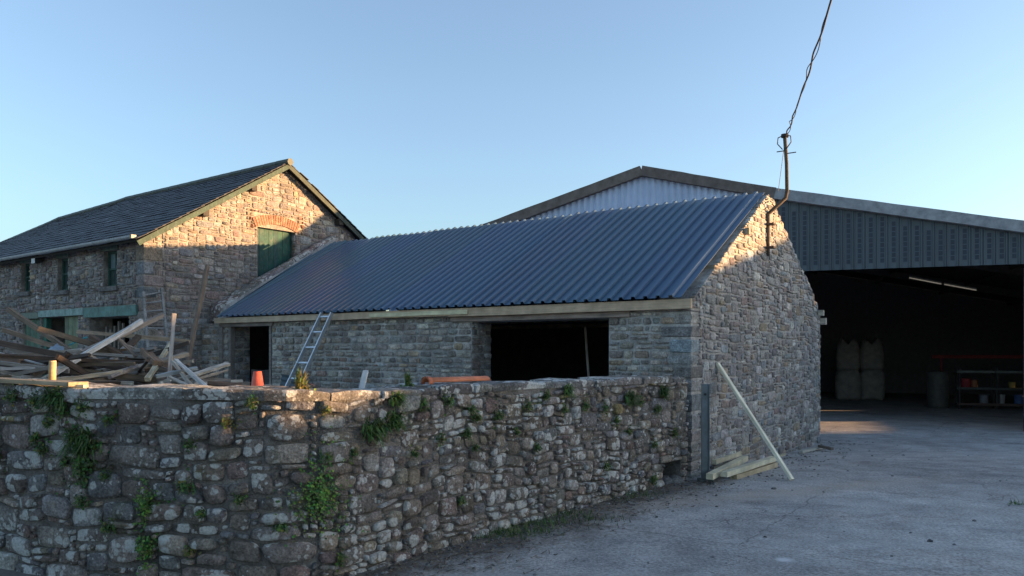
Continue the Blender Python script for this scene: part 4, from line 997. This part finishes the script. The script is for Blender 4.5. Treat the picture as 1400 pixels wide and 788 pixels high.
for (a, b, h, w_, t_, c, lb) in (
    ((975, 632), (1010, 620), .14, .12, .07, (.50, .45, .32), 'short sawn timber on top of the pile beside the steel post'),
    ((970, 652), (1019, 627), .12, .12, .08, (.60, .54, .38), 'sawn timber slanting over the pile with its end by the post'),
    ((972, 641), (1006, 632), .04, .12, .07, (.38, .33, .24), 'sawn timber underneath the pile beside the steel post'),
    ((990, 649), (1058, 627), .13, .12, .07, (.58, .54, .40), 'upper of the two long sawn timbers under the batten'),
    ((1003, 653), (1059, 635), .04, .13, .08, (.44, .37, .25), 'lower of the two long sawn timbers under the batten'),
    ((1055, 629), (1072, 622), .03, .09, .05, (.44, .38, .26), 'short timber offcut beyond the leaning batten'),
    ((1095, 618), (1127, 611), .03, .09, .05, (.42, .41, .36), 'grey offcut lying at the far end of the gable'),
    ((1120, 610), (1138, 614), .06, .09, .05, (.16, .14, .12), 'dark offcut lying across the barn corner at the shed mouth')):
    timber('sawn_timber', lb, 'timber', gp(a[0], a[1], h, gz(2.7, 10.5) if a[0] < 1050 else gz(5.5, 13.4)), gp(b[0], b[1], h, gz(3.2, 11) if a[0] < 1050 else gz(5.9, 13.8)), w_ * .72, t_ * .9, c, 'wood2')
# service mast on the gable
mast = empty('service_mast', FB @ Vector((.08, 3.25, 3.25)), A0); tag(mast, 'rusty bent cable mast fixed to the barn gable', 'mast')
def lo(p): return (FB.inverted() @ p) - Vector((.08, 3.25, 3.25))
P1 = lo(ray(1050, 350, 12.6)); P2 = lo(ray(1050, 293, 12.6)); P3 = lo(ray(1074, 271, 12.6)); P3b = lo(ray(1076, 262, 12.6)); P4 = lo(ray(1073, 188, 12.6))
MB().tube([P1, P2], .031, 10, (.10, .085, .075)).build('lower_pipe', M['rust'], mast, True)
MB().tube([P2 + (P1 - P2) * .03, P2, P2.lerp(P3, .25), P2.lerp(P3, .6), P3, P3b], .031, 10, (.08, .06, .045)).build('bent_arm', M['rust'], mast, True)
MB().tube([P3b - Vector((0, 0, .02)), P3b.lerp(P4, .5) + Vector((.012, 0, 0)), P4], .030, 10, (.11, .09, .06)).build('upper_pipe', M['rust'], mast, True)
MB().tube([P4, P4 + Vector((0, 0, .05))], .06, 10, (.05, .045, .04)).build('cap', M['rust'], mast)
for dz, l0, l1 in ((-.22, -.13, .0), (-.27, .0, .18)): MB().tube([P4 + Vector((l0, 0, dz)), P4 + Vector((l1, 0, dz))], .009, 6, (.06, .05, .05)).build('bracket_pin', M['rust'], mast)
for sx in (-1, 1):
    MB().tube([P4 + Vector((sx * .0, -.03, .03)), P4 + Vector((sx * .10, -.03, .0)), P4 + Vector((sx * .11, -.03, -.10)), P4 + Vector((sx * .03, -.03, -.20))], .009, 6, (.03, .03, .03)).build('cable_loop', M['plain'], mast, True)
for zz in (.12, .5): MB().box(-.06, .06, P1.y - .07, P1.y + .07, P1.z + zz, P1.z + zz + .03, (.08, .06, .05)).build('pipe_clip', M['rust'], mast)
top = ray(1074, 187, 12.58)
def cable(name, label, amp, ph, endp, r_, n=150):
    pts = []
    for i in range(n + 1):
        t = i / n; p = top.lerp(endp, t) + Vector((0, 0, -.9 * t * (1 - t)))
        a = ph + 60 * t + 1.5 * math.sin(9 * t); am = amp * (1 + .8 * math.sin(t * 23)) * min(1, i / 4); pts.append(p + Vector((math.cos(a) * am, 0, math.sin(a) * am)))
    o = MB().tube([q - pts[0] for q in pts], r_, 6, (.05, .05, .055)).build(name, M['plain'], None, True); o.location = pts[0]; tag(o, label, 'cable')
pe = ray(1123, 0, 8.2); endp = top + (pe - top) * 2.4; endp.z -= .3
cable('overhead_cable', 'thick black overhead cable running up from the mast', .008, 0, endp, .011); cable('overhead_cable', 'thinner black cable twisted loosely round the thick overhead one', .017, 2.5, endp, .006)
o = MB().tube([Vector((0, 0, 0)), ray(1064, 262, 13.2) - top], .005, 5, (.12, .12, .13)).build('stay_wire', M['plain']); o.location = top; tag(o, 'thin stay wire dropping from the mast top beside the pipe', 'wire')
# ================================================================== ladder on the front wall
def ladder(name, label, tl, tr, bl, br, wd, th, nr, c, z0f=.03, mat='steel'):
    tl, tr, bl, br = map(Vector, (tl, tr, bl, br)); o0 = (bl + br) / 2; l = empty(name, o0); tag(l, label, 'ladder')
    nrm = (tl - bl).cross(tr - tl).normalized()
    for a, b in ((bl, tl), (br, tr)): MB().beam(a - o0, b - o0, wd, th, nrm, c).build('rail', M[mat], l)
    for i in range(nr):
        t = z0f + (1 - 2 * z0f) * i / (nr - 1); MB().beam(bl.lerp(tl, t) - o0, br.lerp(tr, t) - o0, .028, .028, nrm, c).build('rung', M[mat], l)
def onY(px_, Y, z):   # point at the pixel column on a vertical plane parallel to the barn front
    k = (px_ - 700) / FPX; b = FB @ Vector((0, Y, 0)); rx, ry = math.cos(A0), math.sin(A0); X = (k * b.y - b.x) / (rx - k * ry); v = FB @ Vector((X, Y, 0)); return Vector((v.x, v.y, z))
ladder('ladder', 'aluminium ladder leaning on the low barn eave beside the left doorway', onY(440, -.2, 2.33), onY(454, -.2, 2.33), onY(353, -1.15, .0), onY(371, -1.15, .0), .026, .065, 9, (.50, .53, .56))
def onX(px_, X, z):
    k = (px_ - 700) / FPX; b = FB @ Vector((X, 0, 0)); ux, uy = -math.sin(A0), math.cos(A0); Y = (k * b.y - b.x) / (ux - k * uy); v = FB @ Vector((X, Y, 0)); return Vector((v.x, v.y, z))
def zat(p, py_): return Vector((p.x, p.y, EYE - (py_ - HZ) / FPX * p.y))
a = onX(196, XL + .12, 0); b = onX(220.5, XL + .16, 0); c2 = onX(204, XL + .55, 0); d2 = onX(233, XL + .6, 0)
ladder('ladder', 'old grey ladder leaning on the tall barn gable behind the timber heap', zat(a, 399), zat(b, 394), zat(c2, 500), zat(d2, 505), .04, .06, 9, (.25, .25, .245), .05, 'wood')
# ================================================================== timber heap
rs = random.Random(5)
GRY = (.30, .27, .24); BRN = (.20, .145, .10); PAL = (.50, .45, .38); DRK = (.10, .075, .06); WHT = (.58, .56, .53)
big = [
 ((11, 423, 11.6), (95, 480, 10.6), .13, .05, BRN, 'brown beam sticking up highest at the left end of the heap'),
 ((5, 452, 10.2), (101, 483, 10.0), .12, .05, (.24, .18, .13), 'brown beam just below the highest left one, sloping down to the right'),
 ((106, 454, 10.6), (259, 467, 10.8), .10, .07, (.34, .27, .2), 'long level beam lying across the top of the heap'),
 ((44, 513, 8.9), (223, 431, 10.8), .11, .05, (.30, .25, .21), 'longest grey brown beam rising diagonally to the right'),
 ((70, 512, 8.6), (194, 439, 10.4), .115, .04, WHT, 'whitish board rising diagonally beside the longest beam'),
 ((238, 429, 9.6), (231, 522, 9.3), .045, .04, (.47, .42, .38), 'pale post standing nearly upright in the heap'),
 ((284, 364, 12.5), (256, 500, 11.6), .13, .04, (.21, .155, .115), 'tall brown plank leaning up above the right side of the heap'),
 ((124, 460, 10.0), (175, 490, 9.6), .09, .05, (.15, .09, .06), 'dark rotten brown rafter end in the middle of the heap'),
 ((201, 519, 8.8), (233, 470, 10.0), .09, .05, (.50, .43, .30), 'short yellowish timber with its cut end towards the wall'),
 ((240, 492, 9.2), (282, 529, 8.7), .055, .04, WHT, 'upper pale lath sloping down right at the front of the heap'),
 ((236, 494, 9.3), (263, 529, 8.8), .055, .04, PAL, 'lower pale lath crossing the front right of the heap'),
 ((262, 514, 9.0), (312, 498, 9.8), .06, .06, PAL, 'pale square timber poking out at the right end of the heap'),
 ((266, 520, 9.0), (310, 507, 9.6), .06, .05, (.33, .28, .23), 'browner square timber under the pale one at the right end'),
 ((158, 511, 8.9), (256, 484, 9.7), .09, .07, (.34, .28, .22), 'rough round-edged rafter in the right half of the heap'),
 ((76, 520, 8.2), (168, 508, 8.6), .09, .04, (.46, .38, .28), 'tan board lying low along the wall top'),
 ((15, 477, 9.8), (84, 492, 9.6), .10, .05, (.28, .23, .19), 'grey brown board above the wooden post stub'),
 ((-8, 482, 9.4), (61, 500, 9.2), .07, .04, WHT, 'whitish board behind the wooden post stub'),
 ((-10, 490, 9.2), (29, 494, 9.2), .13, .09, (.22, .15, .11), 'thick reddish brown beam end at the left edge'),
 ((-10, 504, 8.8), (59, 504, 8.9), .07, .04, (.45, .42, .40), 'pale grey board lying level behind the post stub'),
 ((127, 491, 9.3), (165, 502, 9.2), .07, .04, (.38, .33, .29), 'short pale board in the centre of the heap'),
 ((198, 480, 9.6), (216, 497, 9.2), .13, .11, (.24, .16, .11), 'stubby brown beam end in the right half of the heap'),
 ((167, 471, 9.9), (199, 483, 9.7), .06, .04, (.36, .29, .22), 'short tan lath above the stubby beam end'),
 ((231, 515, 8.8), (256, 527, 8.6), .045, .03, PAL, 'small pale lath lying on the wall edge below the post'),
 ((213, 515, 8.9), (270, 504, 9.2), .08, .03, (.33, .36, .37), 'bluish grey board at the right of the heap'),
 ((175, 475, 10.0), (190, 460, 10.3), .09, .07, DRK, 'dark short beam end jutting up near the middle'),
 ((276, 519, 9.4), (315, 521, 9.6), .10, .04, (.27, .25, .24), 'grey board lying low at the right end'),
 ((284, 524, 9.0), (330, 527, 9.2), .09, .04, (.16, .11, .09), 'dark red brown board lowest at the right end'),
 ((95, 472, 10.8), (120, 461, 11.0), .025, .025, (.05, .25, .26), 'thin teal painted stick in the left half of the heap'),
 ((242, 497, 9.7), (264, 494, 9.7), .07, .05, (.40, .36, .30), 'pale beam end beside the upright post'),
 ((160, 462, 9.9), (186, 488, 9.6), .05, .04, (.27, .20, .15), 'thin brown lath crossing under the level beam'),
 ((44, 479, 10.0), (80, 492, 9.9), .07, .04, (.33, .27, .21), 'tan brown board right of the post stub'),
 ((150, 516, 8.4), (186, 500, 8.9), .07, .04, (.28, .24, .22), 'grey board slanting at the front of the heap'),
]
for (a, b, w_, t_, c, lb) in big:
    pa, pb = ray(*a), ray(*b); timber('reclaimed_timber', lb, 'timber', pa, pb, t_ + .004, w_ * .50, tuple(x * .9 for x in c), 'wood', (rs.uniform(-.3, .3), rs.uniform(-.2, .2), 1), seg=6, bend=rs.uniform(-.007, .007), jit=.005)
# the tangle beneath: resting on the ground and on each other
for i in range(280):
    lv = i / 280; cx = rs.uniform(-7.2, -3.75) + (1 - lv) * rs.uniform(-.3, .5); cy = 9.4 + rs.uniform(-.9, 1.2) * (1 - lv * .4); h = .05 + lv * 1.6 * max(.35, 1 - ((cx + 5.6) / 3.0) ** 2)
    an = rs.gauss(0, .55) + (0 if rs.random() < .75 else 1.4); L_ = rs.uniform(.9, 2.6) * (1 if cx < -4.6 else .7); tl = rs.gauss(0, .12) * (.3 + lv); d_ = Vector((math.cos(an) * math.cos(tl), math.sin(an) * math.cos(tl), math.sin(tl)))
    c0 = Vector((cx, cy, h)); ci = rs.choice([0, 0, 1, 1, 2, 2, 3]); c = [GRY, BRN, DRK, (.42, .37, .32)][ci]; k = rs.uniform(.75, 1.2)
    a_, b_ = c0 - d_ * L_ / 2, c0 + d_ * L_ / 2
    for q_ in (a_, b_): q_.z = max(q_.z, .04)
    timber('reclaimed_timber', ['weathered grey', 'dull brown', 'dark rotten', 'paler tan'][ci] + ' offcut buried in the low tangle of the timber heap', 'timber', a_, b_, rs.uniform(.02, .045), rs.uniform(.035, .08), tuple(x * k * .8 for x in c), 'wood', (rs.uniform(-.6, .6), rs.uniform(-.4, .4), 1), ['grey', 'brown', 'dark', 'tan'][ci] + ' offcuts in the tangle of the timber heap', 4, rs.uniform(-.007, .007), .005)
for i in range(64):      # thin broken sticks poking out of the top
    cx = rs.uniform(-6.9, -3.9); cy = rs.uniform(8.7, 9.9); h = 1.0 + .42 * max(0, 1 - ((cx + 5.5) / 1.9) ** 2) * rs.random() + .05; an = rs.gauss(0, .5); tl = rs.gauss(.05, .16); L_ = rs.uniform(.5, 1.5)
    d_ = Vector((math.cos(an) * math.cos(tl), math.sin(an) * math.cos(tl), math.sin(tl) * rs.choice((1, 1, -1)))); c0 = Vector((cx, cy, h)); ci = rs.choice([0, 0, 1, 2, 3, 3]); c = [GRY, BRN, DRK, PAL][ci]
    timber('broken_lath', ['thin grey', 'thin brown', 'thin dark', 'thin pale'][ci] + ' broken lath poking out near the top of the heap', 'lath', c0 - d_ * L_ / 2, c0 + d_ * L_ / 2, rs.uniform(.015, .035), rs.uniform(.025, .05), c, 'wood', (rs.uniform(-.6, .6), rs.uniform(-.4, .4), 1), ['grey', 'brown', 'dark', 'pale'][ci] + ' broken laths in the heap', 4, rs.uniform(-.007, .007), .004)
# blue plastic sheeting scrap
m = MB(); n = 7; vs = [(.033 * i - .1 + U(-.01, .01), .04 * j - .12, .05 * R() - .02 * abs(i - 3)) for j in range(n) for i in range(n)]
fs = [(j * n + i, j * n + i + 1, (j + 1) * n + i + 1, (j + 1) * n + i) for j in range(n - 1) for i in range(n - 1)]; vs2 = [(x, y, z - .004) for x, y, z in vs]
m.add(vs, fs, (.26, .33, .40)); m.add(vs2, [f[::-1] for f in fs], (.26, .33, .40)); o = m.build('plastic_scrap', M['plain'], None, True); o.location = ray(72, 479, 9.9); o.rotation_euler = (.5, .1, 0); tag(o, 'crumpled pale blue plastic scrap caught in the timber heap', 'plastic')
# ------------------------------------------------------------------ on and behind the front wall
s0, _ = wall_hit(34, 500); p = Vector(wf(s0, wtop(s0), -.2)); post = empty('post_stub', (p.x, p.y, wtop(s0) - .003)); tag(post, 'short bright wooden post stub standing on the wall top at left', 'post')
MB().tube([(0, 0, 0), (0, 0, .1), (.003, 0, .18)], .026, 12, (.42, .31, .17)).build('stub', M['wood2'], post, True); MB().tube([(.003, 0, .18), (.003, 0, .186)], .0245, 12, (.65, .50, .3)).build('cut_end', M['wood2'], post)
sa, _ = wall_hit(-40, 520); sb_, _ = wall_hit(107, 520); A_ = Vector(wf(sa, wtop(sa) + .026, -.03)); B_ = Vector(wf(sb_, wtop(sb_) + .03, -.02))
timber('wall_top_board', 'tan weathered board lying along the top of the wall at left', 'board', A_, B_, .16, .028, (.34, .27, .18), 'wood')
sx_, _ = wall_hit(97, 523); timber('splintered_offcut', 'splintered pale offcut lying at the end of the board on the wall', 'board', Vector(wf(sx_ - .05, wtop(sx_) + .012, .0)), Vector(wf(sx_ + .10, wtop(sx_) + .012, -.04)), .06, .022, (.55, .45, .3), 'wood')
# traffic cone standing on a stack of old blocks behind the wall
cp_ = ray(352, 508, 6.45); crate = empty('block_stack', (cp_.x, cp_.y, 0)); tag(crate, 'stack of concrete blocks hidden behind the wall under the cone', 'block stack')
for i in range(3): MB().box(-.22, .22, -.22, .22, i * .215, i * .215 + .212, (.28, .28, .27)).build('block', M['dull'], crate, center=True)
cone = empty('traffic_cone', (cp_.x, cp_.y, .645)); tag(cone, 'faded orange traffic cone poking up behind the wall beside the heap', 'traffic cone')
H = cp_.z - .645
MB().box(-.2, .2, -.2, .2, 0, .035, (.5, .10, .05)).build('base', M['plain'], cone)
MB().tube([(0, 0, .035), (0, 0, H * .33)], .155, 20, (.60, .10, .05), r2=.119).build('body', M['plain'], cone, True)
MB().tube([(0, 0, H * .33), (0, 0, H * .55)], .119, 20, (.55, .5, .48), r2=.091, cap=False).build('sleeve', M['plain'], cone, True)
MB().tube([(0, 0, H * .55), (0, 0, H)], .091, 20, (.62, .11, .06), r2=.033).build('tip', M['plain'], cone, True)
# orange clay pipe on the wall top
s1, _ = wall_hit(617, 519); s2, _ = wall_hit(705, 517); a_ = Vector(wf(s1, wtop(s1) + .035, -.30)); b_ = Vector(wf(s2, wtop(s2) + .03, -.36))
pp = empty('drain_pipe', a_); tag(pp, 'orange plastic half-round pipe lying on top of the wall', 'pipe')
dv = (b_ - a_); dd = dv.normalized(); sd = Vector((dd.y, -dd.x, 0)); vs = []; fs = []; n = 9
for t in (0, 1):
    for r_ in (.045, .040):
        for k in range(n): an = math.pi * k / (n - 1); vs.append(dv * t + sd * math.cos(an) * r_ + Vector((0, 0, math.sin(an) * r_ - .025)))
for k in range(n - 1): fs += [(k, k + 1, 2 * n + k + 1, 2 * n + k), (n + k + 1, n + k, 3 * n + k, 3 * n + k + 1), (k, n + k, n + k + 1, k + 1), (2 * n + k + 1, 3 * n + k + 1, 3 * n + k, 2 * n + k)]
fs += [(0, 2 * n, 3 * n, n), (n - 1, 2 * n - 1, 4 * n - 1, 3 * n - 1)]
MB().add(vs, fs, (.50, .16, .07)).build('half_pipe', M['plain'], pp, True)
MB().tube([dd * .0 + Vector((0, 0, -.02)), dd * .05 + Vector((0, 0, -.02))], .05, 12, (.42, .12, .05), cap=False).build('collar', M['plain'], pp, True)
timber('batten_offcut', 'short pale batten poking up behind the wall left of centre', 'batten', ray(488, 560, 6.9), ray(500, 508, 7.3), .05, .03, (.5, .5, .48), 'wood2')
timber('pole', 'thin pole leaning inside the dark wide opening of the low barn', 'pole', onY(812, .9, .0), zat(onY(800, 1.2, 0), 447), .028, .028, (.35, .3, .25), 'wood')
pn = empty('corrugated_panel', onY(376, -.35, 0), A0); tag(pn, 'dark corrugated sheet propped against the wall between doorway and ladder', 'sheet')
vs = []; fs = []; n = 25
for i in range(n + 1):
    zz = 1.22 * i / n; yy = .012 * math.sin(zz * 60) + .12 * zz; vs += [(0, yy, zz), (.52, yy, zz - .06 * (i / n)), (0, yy + .003, zz), (.52, yy + .003, zz - .06 * (i / n))]
for i in range(n): a = 4 * i; fs += [(a, a + 1, a + 5, a + 4), (a + 3, a + 2, a + 6, a + 7), (a, a + 4, a + 6, a + 2), (a + 1, a + 3, a + 7, a + 5)]
MB().add(vs, fs, (.05, .075, .09)).build('sheet', M['plain'], pn)
# ------------------------------------------------------------------ distant tree above the shed eave
tr = empty('tree', (24.6, 38.0, -.2)); tag(tr, 'bare-topped tree just visible above the right end of the shed', 'tree')
MB().tube([(0, 0, 0), (.1, 0, 2.5), (-.05, .1, 5), (0, 0, 7)], .22, 9, (.1, .08, .06), r2=.05).build('trunk', M['wood'], tr, True)
for i in range(7):
    a = i * .9; MB().tube([(0, 0, 3 + i * .5), (math.cos(a) * .8, math.sin(a) * .8, 4 + i * .5), (math.cos(a) * 1.6, math.sin(a) * 1.6, 4.7 + i * .5)], .07, 5, (.1, .08, .06), r2=.02).build('limb', M['wood'], tr, True)
m = MB()
for cI in range(60):
    a = U(0, 6.28); r_ = 2.1 * math.sqrt(R()); zc = U(3.8, 8.2 - r_ * .6); cc = Vector((math.cos(a) * r_, math.sin(a) * r_, zc)); k = U(.6, 1.3)
    for _ in range(40):
        b = cc + Vector((random.gauss(0, .25), random.gauss(0, .25), random.gauss(0, .22))); e1 = Vector((U(-1, 1), U(-1, 1), U(-1, 1))).normalized() * .06; e2 = Vector((U(-1, 1), U(-1, 1), U(-1, 1))).normalized() * .05
        m.add([b - e1, b + e2, b + e1, b - e2], [(0, 1, 2, 3)], (.09 * k, .10 * k, .04 * k))
m.build('crown', M['leaf'], tr)
